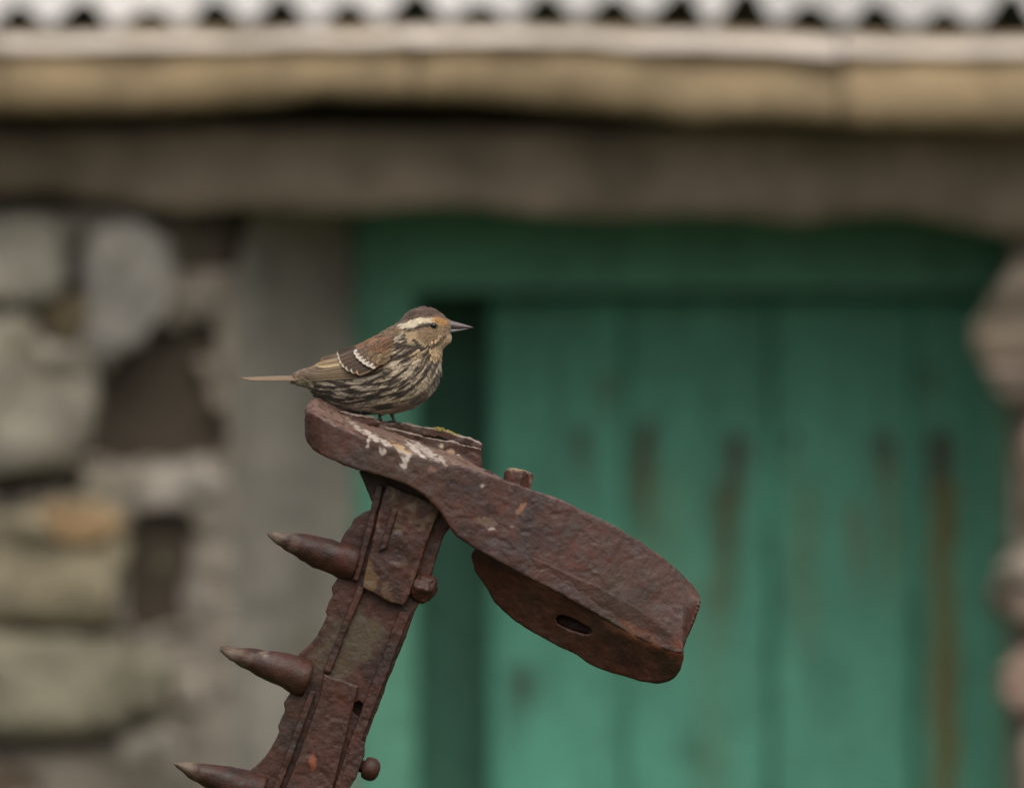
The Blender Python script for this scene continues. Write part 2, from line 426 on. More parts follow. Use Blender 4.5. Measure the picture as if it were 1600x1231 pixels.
# splayed, rendered reveal left of the door: a thick skin with a ragged edge
def reveal():
    ys = list(range(300, 1320, 12))+list(range(1330, 2760, 60))
    V = []; cols = 26
    edge_pts = [(300, 388), (340, 386), (420, 362), (480, 356), (540, 352), (620, 350), (690, 345), (735, 330), (770, 318), (800, 298), (860, 296), (930, 292), (990, 300), (1040, 306), (1090, 286), (1140, 270), (1180, 292), (1231, 296), (1320, 294), (2800, 294)]
    ex = [e[0] for e in edge_pts]; ev = [e[1] for e in edge_pts]
    for py in ys:
        e = np.interp(py, ex, ev)+14*fbm(np.array([[py, 0, 0]]), 45, 3, 77)[0]
        for c in range(cols):
            s = c/(cols-1); px = e+(551-e)*s
            # flat lip on the wall face, then the splay
            d = np.interp(px, [260, 345, 400, 551], [0.012, 0.02, 0.09, 0.242])
            q = np.array([[px, py, 0]], float)
            d += 0.010*fbm(q, 60, 3, 5)[0]+0.012*math.exp(-s*18)
            V.append(tuple(P(px, py, W+d)))
    n = len(ys); front = len(V)
    for py in ys:
        e = np.interp(py, ex, ev)
        for px in (e+2, 551):
            V.append(tuple(P(px, py, W+0.299)))
    F = [(j*cols+i, j*cols+i+1, (j+1)*cols+i+1, (j+1)*cols+i) for j in range(n-1) for i in range(cols-1)]
    for j in range(n-1):
        a = front+j*2; F += [(a, a+2, (j+1)*cols, j*cols), (a+1, j*cols+cols-1, (j+1)*cols+cols-1, a+3), (a, a+1, a+3, a+2)]
    mesh_obj('rendered_reveal', V, F, RENDER, cot, color=lin(150, 143, 134, 1.0))
reveal()
# right reveal of the doorway
v, f = wbox(bx(1585), bx(1640)-0.001, W+0.06, W+0.5, -0.1, bz(330))
mesh_obj('rendered_reveal', v, f, RENDER, cot, smooth=False, color=lin(135, 125, 114, 1.2))
# mortar smears between stones
for i, (pl, c) in enumerate([([(200, 730), (330, 715), (352, 760), (300, 790), (220, 800)], (146, 138, 128)), ([(300, 560), (352, 555), (356, 640), (335, 640)], (120, 110, 98)), ([(255, 1060), (320, 1050), (330, 1110), (290, 1130)], (150, 142, 130))]):
    o = stone(pl, 0.0, 0.08, lin(*c, 1.2), seed=200+i, rough=0.006); o.name = 'mortar_patch'

def long_slab(name, x0, x1, top, bot, yf, yb, chamfer, seed, col, n=70, extra=(0.008, 0.006)):
    """stone bar along the wall; top/bot = pixel curves, chamfer = (px height, depth)"""
    V = []
    for i in range(n+1):
        px = x0+(x1-x0)*i/n
        tp = np.interp(px, [p[0] for p in top], [p[1] for p in top]); bt = np.interp(px, [p[0] for p in bot], [p[1] for p in bot])
        ch = np.interp(px, [p[0] for p in chamfer[0]], [p[1] for p in chamfer[0]]) if chamfer else 6
        cd = chamfer[1] if chamfer else 0.012
        sec = [(bt, yb), (bt, yf+0.02), (bt-6, yf+0.004), ((bt*0.6+(tp+ch)*0.4), yf), (tp+ch+3, yf+0.003), (tp+ch*0.5, yf+cd*0.5), (tp, yf+cd), (tp, yb)]
        for k, (py, d) in enumerate(sec):
            q = np.array([[px, py, 7.0*k]], float)
            d2 = d+(extra[0]*fbm(q, 90, 3, seed)[0] if d < yb else 0); py2 = py+(extra[1]/0.00074*fbm(q, 110, 2, seed+9)[0] if d < yb else 0)
            V.append(tuple(P(px, py2, W+d2)))
    m_ = 8
    F = [(i*m_+k, i*m_+(k+1) % m_, (i+1)*m_+(k+1) % m_, (i+1)*m_+k) for i in range(n) for k in range(m_)]
    F += [tuple(range(m_)), tuple(range(n*m_+m_-1, n*m_-1, -1))]
    return mesh_obj(name, V, F, SLAB, cot, color=col)

ETOP = [(-800, 58), (0, 52), (350, 50), (650, 42), (950, 44), (1300, 56), (1600, 58), (2600, 62)]
EBOT = [(-800, 185), (0, 178), (180, 177), (330, 172), (430, 164), (500, 150), (600, 155), (720, 156), (850, 166), (1000, 178), (1080, 192), (1120, 188), (1300, 194), (1600, 203), (2600, 210)]
ECH = [(-800, 38), (0, 40), (240, 52), (330, 42), (620, 40), (660, 56), (700, 44), (900, 44), (1150, 56), (1290, 64), (1320, 50), (1600, 44), (2600, 40)]
tan_ = lin(140, 122, 95, 1.0)
for i, (a, b_) in enumerate([(-2230, -1404), (-1400, -702), (-698, -2), (2, 646), (650, 1312), (1316, 2050), (2054, 2900), (2904, 3960)]):
    long_slab('eave_slab', a, b_, ETOP, EBOT, -0.20, 0.20, (ECH, 0.10), 20+i*3, tuple(c*(1+0.03*((i*7) % 3-1)) for c in tan_), n=60, extra=(0.006, 0.003))
# added pale strip on the slabs' upper edge, skylight partly put into its colour
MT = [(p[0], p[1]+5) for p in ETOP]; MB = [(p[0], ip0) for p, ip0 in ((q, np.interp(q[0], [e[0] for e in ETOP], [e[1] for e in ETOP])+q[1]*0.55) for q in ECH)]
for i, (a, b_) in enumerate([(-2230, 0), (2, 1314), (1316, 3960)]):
    long_slab('pale_lit_strip', a, b_, MT, MB, -0.206, 0.05, ([(-2000, 17), (3000, 17)], 0.095), 120+i*3, lin(226, 212, 198, 1.0), n=90, extra=(0.006, 0.004))
LBOT = [(-900, 318), (0, 308), (90, 300), (200, 322), (300, 332), (400, 326), (500, 333), (600, 328), (750, 325), (850, 336), (950, 340), (1080, 337), (1150, 338), (1250, 350), (1310, 340), (1400, 333), (1500, 350), (1570, 368), (1640, 355), (2600, 345)]
LTOP = [(-900, 200), (2600, 200)]
long_slab('lintel', -400, 1900, LTOP, LBOT, -0.035, 0.36, None, 61, lin(154, 139, 124, 1.0), n=120, extra=(0.008, 0.003))
# wall head course between lintel and eaves, set back in the shade
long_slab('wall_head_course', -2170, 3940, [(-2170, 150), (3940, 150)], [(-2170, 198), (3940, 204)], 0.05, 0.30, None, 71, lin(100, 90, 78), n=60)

# corrugated roof sheets
PIT = 103.2*K*(W-0.03)                   # one corrugation = 76 mm
def sheet(px0, ncor, seed, back=False, lift=0.0):
    amp = 0.0145; nx = ncor*10; L = (DEPTH/2+0.14)/math.cos(PITCH)
    th = 0.0022; V = []; rows = 9
    for side in (0, 1):
        for j in range(rows):
            s = L*j/(rows-1)
            for i in range(nx+1):
                u = i/10.0; x = bx(px0, W-0.03)+u*PIT
                px = px0+u*103.2
                zb = bz(np.interp(px, [p[0] for p in ETOP], [p[1] for p in ETOP])-8, W-0.03)+0.5*lift
                h = amp*(1+0.10*math.sin(px*0.013+seed))*(1-math.cos(2*math.pi*u))*(1.35 if (10 <= 0 and u) else 1.0)+0.002*math.sin(px*0.021+j*0.8)
                if abs(px-1125) < 62 and j < 2: h *= 1.22
                kk = math.floor(u+1e-6 if u < ncor else u-1e-6)+int(px0//103); h *= 1+(0.22*math.sin(kk*2.7+1.0)+0.12*math.sin(kk*5.1))*(1 if j < 2 else .3)
                if j == 0: h += 0.0025*math.sin(px*0.11+seed*3)*math.sin(math.pi*u)**2
                z = zb+h+lift+(th if side == 0 else 0)+s*math.sin(PITCH); y = W-0.075-0.012*math.sin(px*0.004+seed)*(1-j/8)+s*math.cos(PITCH)
                if back: y = 2*ridge_y-y
                V.append((x, y, z))
    N = rows*(nx+1)
    F = []
    for j in range(rows-1):
        for i in range(nx):
            a = j*(nx+1)+i; q = (a, a+1, a+nx+2, a+nx+1); F += [q, tuple(N+k for k in reversed(q))]
    for i in range(nx):
        F.append((i+1, i, N+i, N+i+1)); a = (rows-1)*(nx+1)+i; F.append((a, a+1, N+a+1, N+a))
    for j in range(rows-1):
        a = j*(nx+1); F.append((a, a+nx+1, N+a+nx+1, N+a)); a += nx; F.append((a+nx+1, a, N+a, N+a+nx+1))
    return V, F
roof = mesh_obj('roof', [(XL-0.05, ridge_y-0.06, rz+0.075), (XR+0.05, ridge_y-0.06, rz+0.075), (XR+0.05, ridge_y, rz+0.16), (XL-0.05, ridge_y, rz+0.16), (XR+0.05, ridge_y+0.06, rz+0.075), (XL-0.05, ridge_y+0.06, rz+0.075)],
                [(0, 1, 2, 3), (3, 2, 4, 5)], TIN, cot, smooth=False, color=(0.5, 0.48, 0.46))
xc = -23-103.2*22; k_ = 0
while xc < 3800:
    n_ = 10
    for back in (False, True):
        v, f = sheet(xc, n_+1, k_*1.7, back, 0.003*(k_ % 2))
        g = 0.50+0.05*((k_*37) % 5-2)/2
        mesh_obj('corrugated_sheet', v, f, TIN, roof, color=(g, g*0.955, g*0.925))
    xc += n_*103.2; k_ += 1

# door frame and plank door
TEAL = np.array((0.094, 0.315, 0.220))
def board(name, x0, x1, y0, y1, ya, yb, parent, paint, nx=10, nz=60, angle=0.0, hinge=None):
    """board on the wall plane; ya front, yb back in metres from W; pixel box; optional swing about hinge px"""
    V = []; C = []
    for side, d in ((0, ya), (1, yb)):
        for j in range(nz+1):
            py = y0+(y1-y0)*j/nz
            for i in range(nx+1):
                px = x0+(x1-x0)*i/nx
                e = 0.003 if (i in (0, nx)) and side == 0 else 0.0
                X, Y, Z = bx(px, W+ya), W+d+e, bz(py, W+ya)
                if hinge is not None:
                    hx = bx(hinge, W+ya); dx = X-hx; dy = d+e-ya
                    X = hx+dx*math.cos(angle)-dy*math.sin(angle)*-1*0; Y = W+ya+(-dx)*math.sin(angle)+dy
                V.append((X, Y, Z)); C.append((px, py))
    C = np.array(C, float); C = np.concatenate([paint(C[:,0], C[:,1]), np.ones((len(C), 1))], 1)
    N = (nx+1)*(nz+1); F = []
    for j in range(nz):
        for i in range(nx):
            a = j*(nx+1)+i; q = (a, a+1, a+nx+2, a+nx+1); F += [q, tuple(N+k for k in reversed(q))]
    for i in range(nx):
        F.append((i+1, i, N+i, N+i+1)); a = nz*(nx+1)+i; F.append((a, a+1, N+a+1, N+a))
    for j in range(nz):
        a = j*(nx+1); F.append((a, a+nx+1, N+a+nx+1, N+a)); a += nx; F.append((a+nx+1, a, N+a, N+a+nx+1))
    return mesh_obj(name, V, F, WOOD, parent, smooth=False, colors=C)

STAINS = [ # x, y top, y bottom, half width, strength, rgb
 (908, 672, 740, 12, 0.55, (70, 62, 36)), (1006, 660, 800, 11, 0.75, (74, 62, 34)), (1150, 684, 760, 12, 1.0, (72, 54, 36)),
 (1132, 760, 960, 15, 0.62, (84, 78, 42)), (1240, 700, 735, 12, 0.3, (84, 74, 40)), (1385, 680, 730, 14, 0.8, (74, 58, 40)),
 (1390, 730, 930, 11, 0.32, (110, 96, 52)), (1470, 676, 765, 16, 1.0, (72, 48, 36)), (1474, 750, 1400, 17, 0.72, (108, 102, 58)),
 (1338, 790, 900, 11, 0.45, (112, 96, 62)), (945, 585, 618, 16, 0.5, (84, 78, 34)), (1452, 575, 605, 12, 0.5, (84, 78, 34)),
 (812, 1046, 1088, 17, 0.8, (56, 56, 40)), (1082, 1146, 1186, 18, 0.5, (50, 90, 70)), (1030, 730, 1000, 40, 0.16, (110, 112, 70)),
 (1260, 760, 1000, 16, 0.28, (110, 110, 62)), (1110, 900, 1300, 20, 0.15, (110, 110, 70)), (1205, 820, 1400, 7, 0.35, (40, 84, 66)), (1428, 930, 1400, 9, 0.4, (40, 84, 66)), (960, 1000, 1400, 7, 0.25, (40, 84, 66)),
]
def door_paint(px, py):
    z = np.zeros_like(px)
    g = fbm(np.stack([px, py*0.18, z+3], 1), 26, 3, 2); h = fbm(np.stack([px, py*0.5, z+9], 1), 110, 2, 4); w2 = fbm(np.stack([px, py*0.6, z+5], 1), 30, 3, 8)
    c = TEAL*(1+0.13*g+0.12*h)[:,None]
    for (x, a, b2, w_, s, rgb) in STAINS:
        wob = 3*np.sin(py*0.03+x)+4*w2
        fx = np.exp(-((px-x-wob)/(w_*1.25))**2)
        fy = 1/(1+np.exp(-(py-a)/5))/(1+np.exp(np.clip((py-b2)/22, -50, 50)))
        k2 = (np.clip(s*1.45*fx*fy*(1+0.4*w2), 0, 1))[:,None]
        c = c*(1-k2)+np.array(lin(*rgb, 1.0))*k2
    return c
def frame_paint(px, py):
    g = fbm(np.stack([px*0.6, py*0.3, np.zeros_like(px)+21], 1), 40, 3, 6)
    return TEAL*np.array([1.12, 0.96, 0.92])*(1+0.14*g)[:,None]
frame = board('door_frame', 556, 1584, 318, 456, 0.25, 0.31, cot, frame_paint, 40, 8)
board('jamb', 549, 650, 456.6, 2740, 0.253, 0.315, frame, frame_paint, 8, 80)
board('jamb', 1540, 1584, 456.6, 2740, 0.253, 0.315, frame, frame_paint, 4, 40)
board('door_stop', 652, 790, 440, 2740, 0.50, 0.53, frame, frame_paint, 6, 40)
ANG = math.radians(1.5)
LB = [764, 978, 1206, 1430, 1600]
door = board('door', 764, 1598, 470, 500, 0.375, 0.40, cot, door_paint, 8, 2, ANG, 1600)
# the door's own mesh is the top ledge behind the boards; boards are its sub-parts
for a, b_ in zip(LB[:-1], LB[1:]):
    board('plank', a+1.5, b_-1.5, 464, 2730, 0.340, 0.372, door, door_paint, 30, 300, ANG, 1600)
for py in (692, 1500, 2400):
    board('ledge', 780, 1590, py-50, py+50, 0.3735, 0.398, door, door_paint, 6, 4, ANG, 1600)
def nail(px, py):
    c = np.array([bx(px, W+0.3), 0, bz(py, W+0.3)]); c[1] = W+0.340-(bx(px, W+0.3)-bx(1600, W+0.3))*math.sin(ANG)
    V = []; n = 10
    for r_, d in ((0.0065, 0.001), (0.0055, -0.003), (0.002, -0.0042)):
        V += [(c[0]+r_*math.cos(k*2*math.pi/n), c[1]+d, c[2]+r_*math.sin(k*2*math.pi/n)) for k in range(n)]
    F = [(r_*n+k, r_*n+(k+1) % n, (r_+1)*n+(k+1) % n, (r_+1)*n+k) for r_ in (0, 1) for k in range(n)]+[tuple(range(2*n, 3*n))]
    mesh_obj('nail', V, F, RUST, door, colors=[(0, 0, 0, 0)]*len(V))
for px in (908, 1006, 1150, 1240, 1385, 1470): nail(px, 686)

# ------------------------------------------------------------------ rusted iron beam with spikes
arm = empty('spiked_iron_post', tuple(L2W([[-480, 20, 3850]])[0]))
tag(arm, 'rusted iron post with conical side spikes and a heavy curved foot plate on its end', 'iron post')

def rust_part(name, v, f, nrm=None, amp=0.0, scale=30, seed=0, paint=None, parent=arm, fine=0.0):
    v = np.asarray(v, float).copy()
    if nrm is not None:
        d = amp*fbm(v, scale, 3, seed)
        if fine: d = d+fine*fbm(v, 7, 2, seed+3)
        v += nrm*d[:,None]
    C = np.zeros((len(v), 4))
    if paint is not None: C = paint(v, nrm)
    return mesh_obj(name, L2W(v), f, RUST, parent, colors=C)

def ip(x, pts): return np.interp(x, [p[0] for p in pts], [p[1] for p in pts])
FTOP = [(476, 662), (488, 654), (500, 655), (515, 662), (535, 672), (567, 685), (610, 700), (640, 710), (660, 716), (710, 729), (750, 740), (810, 756), (877, 779), (922, 801), (969, 823), (1001, 842), (1033, 865), (1064, 890), (1086, 912), (1095, 927)]
FBOT = [(476, 682), (481, 694), (490, 704), (510, 715), (547, 730), (600, 745), (640, 759), (664, 774), (690, 802), (712, 836), (726, 845), (741, 856), (779, 877), (830, 905), (880, 930), (930, 958), (980, 988), (1017, 1006), (1050, 1018), (1066, 1020), (1074, 995), (1086, 963), (1095, 938)]
def foot_plate():
    xs = np.concatenate([np.linspace(476.5, 524, 16), np.linspace(530, 1050, 80), np.linspace(1055, 1094.5, 14)])
    ny = 14; V = []
    H = 47.0
    for x in xs:
        h = H*math.sqrt(max(0.0, 1-((524-x)/48.0)**2)) if x < 524 else H
        h = max(h, 2.0)
        tilt = np.interp(x, [476, 600, 720, 800, 1000], [-0.42, -0.42, -0.30, 0.05, 0.12])
        ft, fb = ip(x, FTOP), ip(x, FBOT)
        lean = np.interp(x, [476, 700, 850, 1090], [4, 6, 22, 34])       # front face leans back at the top
        crown = np.interp(x, [476, 760, 820], [0, 0, 0])
        back = np.interp(x, [700, 860], [h, -10])
        for k, (top) in ((0, True), (1, False)):
            for j in range(ny+1):
                s = j/ny
                y = -h+(h+back)*s if top else -h+(h+back)*s
                if top:
                    y = y+lean*(1-s)*(h/H)
                    py = ft+tilt*(y+H)+crown
                else:
                    py = fb+(tilt*0.15)*(y+H)*(1 if x < 720 else 0.2)
                V.append((x, y, py))
    V = np.array(V); m_ = 2*(ny+1); n = len(xs); F = []
    for i in range(n-1):
        for j in range(ny):
            a = i*m_+j; F.append((a, a+1, a+m_+1, a+m_)); a += ny+1; F.append((a, a+m_, a+m_+1, a+1))
        a = i*m_; F.append((a, a+m_, a+m_+ny+1, a+ny+1)); F.append((a+ny, a+2*ny+1, a+m_+2*ny+1, a+m_+ny))
    for i in (0, n-1):
        for j in range(ny):
            a = i*m_+j; F.append((a, a+1, a+ny+2, a+ny+1))
    return V, F
v, f = foot_plate()
v, f, nrm = remesh(v, f, 2.1, 9)
def relax(v, f, mask, it):
    """even out the worn outer end of the plate"""
    e = np.array([(q[i], q[(i+1) % len(q)]) for q in f for i in range(len(q))]); v = v.copy()
    cnt = np.bincount(e[:,0], minlength=len(v)).astype(float)
    for _ in range(it):
        acc = np.stack([np.bincount(e[:,0], weights=v[e[:,1], k], minlength=len(v)) for k in range(3)], 1)
        v = np.where(mask[:,None], 0.4*v+0.6*acc/np.maximum(cnt, 1)[:,None], v)
    return v
v = relax(v, f, v[:,0] > 1068, 14)
DROP = [ # white droppings: centre, half sizes, angle (deg), strength
 (548, 660, 14, 4, 30, .55), (560, 668, 12, 4, 35, .75), (583, 682, 20, 5, 30, .9), (604, 693, 16, 5, 30, .9), (628, 704, 16, 5, 25, .8),
 (576, 690, 3, 11, 12, .85), (598, 704, 5, 6, 0, .8), (634, 716, 8, 9, 15, .9), (630, 727, 7, 6, 0, .85), (655, 708, 16, 4, 38, .95), (644, 698, 12, 4, 40, .9),
 (668, 706, 26, 6, 36, .8), (685, 716, 16, 5, 32, .7), (712, 722, 8, 3, 20, .4), (758, 758, 7, 3, -10, .75), (768, 826, 7, 3, 10, .7), (800, 822, 3, 2, 0, .5), (698, 832, 2, 14, 10, .4), (696, 850, 3, 4, 0, .6)]
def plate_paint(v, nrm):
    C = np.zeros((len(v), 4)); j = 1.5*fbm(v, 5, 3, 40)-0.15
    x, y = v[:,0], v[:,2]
    # sky sheen painted on upward faces and rim, mixed with pale dropping streaks
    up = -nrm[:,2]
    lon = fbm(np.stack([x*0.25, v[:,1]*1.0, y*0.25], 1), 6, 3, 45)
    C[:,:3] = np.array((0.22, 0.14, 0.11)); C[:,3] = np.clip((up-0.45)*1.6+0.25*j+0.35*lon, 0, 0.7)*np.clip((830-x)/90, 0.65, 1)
    for (cx, cy, a, b2, ang, s) in DROP:
        t_ = math.radians(ang); dx, dy = x-cx, y-cy
        u = (dx*math.cos(t_)+dy*math.sin(t_))/a; w_ = (-dx*math.sin(t_)+dy*math.cos(t_))/b2
        k2 = np.clip(1.5-(u*u+w_*w_)+0.7*j, 0, 1)*s*(v[:,1] < 30)
        s *= .82; col = np.array((0.52, 0.44, 0.38)) if s > .5 else np.array((0.40, 0.31, 0.24))
        tot = np.maximum(C[:,3], k2); C[:,:3] = np.where((k2 > 0.03)[:,None], C[:,:3]*(1-k2)[:,None]+col*k2[:,None], C[:,:3]); C[:,3] = tot
    # ochre bird lime and a fresh orange flake scar
    for (cx, cy, a, b2, ang, col, s) in [(625, 699, 22, 4, 28, (0.50, 0.34, 0.16), .8), (815, 793, 4, 13, 32, (0.27, 0.11, 0.04), .8), (808, 798, 8, 4, -30, (0.26, 0.11, 0.045), .6), (676, 733, 8, 5, 0, (0.22, 0.05, 0.03), .6), (760, 815, 16, 8, 10, (0.16, 0.12, 0.05), .5)]:
        t_ = math.radians(ang); dx, dy = x-cx, y-cy
        u = (dx*math.cos(t_)+dy*math.sin(t_))/a; w_ = (-dx*math.sin(t_)+dy*math.cos(t_))/b2
        k2 = np.clip(1.3-(u*u+w_*w_)+0.6*j, 0, 1)*s
        C[:,:3] = C[:,:3]*(1-k2)[:,None]+np.array(col)*k2[:,None]; C[:,3] = np.maximum(C[:,3], k2)
    return C
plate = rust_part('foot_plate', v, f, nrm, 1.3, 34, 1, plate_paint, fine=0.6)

# hanging lobe under the plate, with a slot
LOBE = [(760, 838), (741, 850), (735, 866), (739, 883), (754, 909), (773, 941), (805, 969), (843, 993), (877, 1012), (903, 1025), (922, 1039), (947, 1048), (972, 1055), (1001, 1064), (1029, 1067), (1050, 1062), (1062, 1048), (1067, 1030), (1068, 1000), (1040, 960), (950, 900), (850, 850)]
# the lobe's face folds back under the plate: sections from the crease down to the rim
def lobe_solid():
    low = [(738, 868), (742, 890), (754, 909), (773, 941), (805, 969), (843, 993), (877, 1012), (903, 1025), (922, 1039), (947, 1048), (972, 1055), (1001, 1064), (1029, 1067), (1050, 1062), (1062, 1048), (1068, 1026)]
    hi = [(738, 864), (752, 845), (790, 850), (860, 880), (930, 912), (1000, 950), (1050, 985), (1068, 1005)]
    V = []; n = 70; m_ = 12
    for i in range(n+1):
        x = 737.5+330*i/n; t_, b2 = ip(x, hi), ip(x, low)
        cr = ip(x, FBOT) if x < 1050 else ip(1050, FBOT)
        for j in range(m_+1):
            y = t_+(b2-t_)*j/m_; k = max(0.0, (y-cr)/95.0)
            near = np.interp(x, [738, 770, 830, 1000], [-14, -20, -43, -45])
            V.append((x, near+64*k-18*k*k, y))
        for j in range(m_+1): V.append((x, 26+(8*j/m_), t_+(b2-t_)*j/m_))
    w_ = 2*(m_+1); F = []
    for i in range(n):
        for j in range(m_):
            a = i*w_+j; F.append((a, a+1, a+w_+1, a+w_)); a += m_+1; F.append((a, a+w_, a+w_+1, a+1))
        a = i*w_; F += [(a, a+w_, a+w_+m_+1, a+m_+1), (a+m_, a+2*m_+1, a+w_+2*m_+1, a+w_+m_)]
    for i in (0, n):
        for j in range(m_): a = i*w_+j; F.append((a, a+1, a+m_+2, a+m_+1))
    return V, F
v, f = lobe_solid()
slot = [(868, 966), (876, 960), (900, 968), (922, 980), (926, 988), (918, 991), (895, 985), (872, 974)]
cv, cf = prism(slot, -80, 14)
v, f, nrm = remesh(v, f, 2.1, 6, (cv, cf))
def lobe_paint(v, nrm):
    C = np.zeros((len(v), 4)); j = fbm(v, 12, 3, 71)
    k2 = np.clip(1.0-((v[:,0]-1062)**2/500.0+(v[:,2]-1015)**2/900.0)+0.5*j, 0, 1)*0.6
    C[:,:3] = (0.20, 0.05, 0.025); C[:,3] = k2
    k3 = np.clip(1.2-((v[:,0]-985)/60)**2-((v[:,2]-985-(v[:,0]-985)*0.45)/14)**2+0.4*j, 0, 1)*0.45
    C[:,:3] = C[:,:3]*(1-k3)[:,None]+np.array((0.20, 0.11, 0.04))*k3[:,None]; C[:,3] = np.maximum(C[:,3], k3)
    return C
rust_part('hanging_lobe', v, f, nrm, 1.4, 34, 9, lobe_paint, fine=0.5)

# strap block and loose scale on the plate under the bird
v, f = prism([(585, 664), (620, 672), (660, 681), (700, 689), (736, 697), (752, 701), (753, 738), (735, 742), (690, 725), (640, 705), (590, 690)], 18, 62)
v, f, nrm = remesh(v, f, 2.0, 3)
def strap_paint(v, nrm):
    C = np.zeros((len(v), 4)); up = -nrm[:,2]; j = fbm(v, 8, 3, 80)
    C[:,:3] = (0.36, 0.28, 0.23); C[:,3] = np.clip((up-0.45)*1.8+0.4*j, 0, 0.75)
    for (cx, cy, r_, col) in [(715, 714, 5, (0.6, 0.55, 0.5)), (704, 708, 7, (0.35, 0.2, 0.1)), (690, 697, 4, (0.4, 0.32, 0.16))]:
        k2 = np.clip(1.4-((v[:,0]-cx)**2+(v[:,2]-cy)**2)/r_**2+0.6*j, 0, 1)*.85
        C[:,:3] = C[:,:3]*(1-k2)[:,None]+np.array(col)*k2[:,None]; C[:,3] = np.maximum(C[:,3], k2)
    return C
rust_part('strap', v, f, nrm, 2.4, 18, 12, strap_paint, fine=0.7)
v, f = prism([(590, 660), (600, 661), (634, 662), (668, 669), (690, 671), (712, 680), (735, 685), (753, 694), (753, 704), (735, 697), (712, 692), (690, 684), (640, 678), (592, 672)], 34, 84)
v, f, nrm = remesh(v, f, 2.0, 3)
rust_part('rust_scale', v, f, nrm, 2.0, 14, 15, strap_paint, fine=0.8)
v, f = prism([(525, 641), (560, 649), (584, 652), (594, 660), (588, 668), (550, 660)], 12, 40)
v, f, nrm = remesh(v, f, 2.0, 3)
rust_part('rust_scale', v, f, nrm, 2.0, 14, 18, strap_paint, fine=0.8)
# moss on the scale
mb = []
for i in range(90):
    a = random.random(); x = 676+42*a; y = random.uniform(36, 70); top = ip(x, [(640, 664), (690, 671), (712, 680), (735, 686)])
    r_ = random.uniform(1.6, 4.0)*(1-0.5*abs(a-0.5))
    n = 6
    vv = [(x, y, top-r_*1.1)]+[(x+r_*math.cos(k*math.pi/3), y+r_*math.sin(k*math.pi/3), top-r_*0.5) for k in range(6)]+[(x+r_*1.1*math.cos(k*math.pi/3), y+r_*1.1*math.sin(k*math.pi/3), top+3) for k in range(6)]
    ff = [(0, 1+k, 1+(k+1) % 6) for k in range(6)]+[(1+k, 7+k, 7+(k+1) % 6, 1+(k+1) % 6) for k in range(6)]
    mb.append((vv, ff))
v, f = join(mb)
o = mesh_obj('moss', L2W(v), f, MOSS); tag(o, 'yellow green moss cushion growing on the rusty scale beside the bird', 'moss', kind='stuff')

def lathe(p0, axis, prof, n=24, up=(0, 1, 0), phase=0.0, squash=1.0):
    """prof: list (t along axis, radius); local px frame"""
    a = np.array(axis, float); a /= np.linalg.norm(a)
    u = np.cross(a, up); u /= np.linalg.norm(u); w_ = np.cross(a, u)
    V = []
    for t_, r_ in prof:
        for k in range(n):
            th = phase+2*math.pi*k/n
            V.append(np.array(p0)+a*t_+r_*(u*math.cos(th)+w_*math.sin(th)*squash))
    m_ = len(prof)
    F = [(i*n+k, i*n+(k+1) % n, (i+1)*n+(k+1) % n, (i+1)*n+k) for i in range(m_-1) for k in range(n)]
    F += [tuple(range(n-1, -1, -1)), tuple(range((m_-1)*n, m_*n))]
    return np.array(V), F
# hexagonal nut on the plate and a small dome beside the block
v, f = lathe((806, 0, 764), (0.22, 0.12, -1.0), [(0, 25), (24, 25), (29, 22), (31, 10)], 6, phase=0.35)
v, f, nrm = remesh(v, f, 1.6, 1)
def nut_paint(v, nrm):
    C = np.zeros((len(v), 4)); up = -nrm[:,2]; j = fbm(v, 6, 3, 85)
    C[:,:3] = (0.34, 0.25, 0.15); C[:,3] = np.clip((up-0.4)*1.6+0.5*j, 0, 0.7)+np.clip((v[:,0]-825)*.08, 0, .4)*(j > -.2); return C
rust_part('hexagonal_nut', v, f, nrm, 0.9, 8, 21, nut_paint, fine=0.4)
v, f = lathe((760, 5, 748), (0.2, 0, -1), [(0, 13), (6, 12), (12, 8), (14, 2)], 14)
rust_part('rivet', v, f)

# beam: long rusty bar with a scalloped edge
def right_edge(py): return np.interp(py, [740, 795, 838, 895, 948, 960, 1153, 1231, 4000], [735, 722, 693, 675, 652, 646, 572, 546, 546-(4000-1231)*0.411])
SCAL = [(527, 903), (518, 918), (520, 930), (514, 940), (508, 955), (511, 962), (505, 975), (497, 990), (489, 1001), (478, 1012), (468, 1021), (461, 1031), (468, 1043), (462, 1062)]
left = [(560, 735), (568, 752), (577, 772), (580, 782), (590, 792), (579, 797), (566, 803), (553, 811), (549, 822), (540, 832), (533, 845), (540, 862), (533, 880)]
for k in range(0, 2): left += [(x-74*k, y+180*k) for x, y in SCAL]
left = left+[(327, 1270), (300, 1330)]
right = [(right_edge(py), py) for py in range(1330, 739, -15)]
v, f = prism(left+right+[(700, 745), (640, 745)], 0, 22)
hv, hf = prism([(552, 1098), (560, 1094), (568, 1100), (569, 1112), (560, 1120), (551, 1112)], -20, 40)
v, f, nrm = remesh(v, f, 2.2, 2, (hv, hf))
def beam_paint(v, nrm):
    C = np.zeros((len(v), 4)); j = fbm(v, 22, 3, 60)
    k1 = np.clip(1.2-((v[:,0]-545+0.35*(v[:,2]-1000))/48)**2-((v[:,2]-1005)/58)**2+0.6*j, 0, 1)*0.7
    C[:,:3] = (0.080, 0.062, 0.032); C[:,3] = k1; return C
rust_part('beam', v, f, nrm, 0.9, 22, 31, beam_paint, fine=0.6)
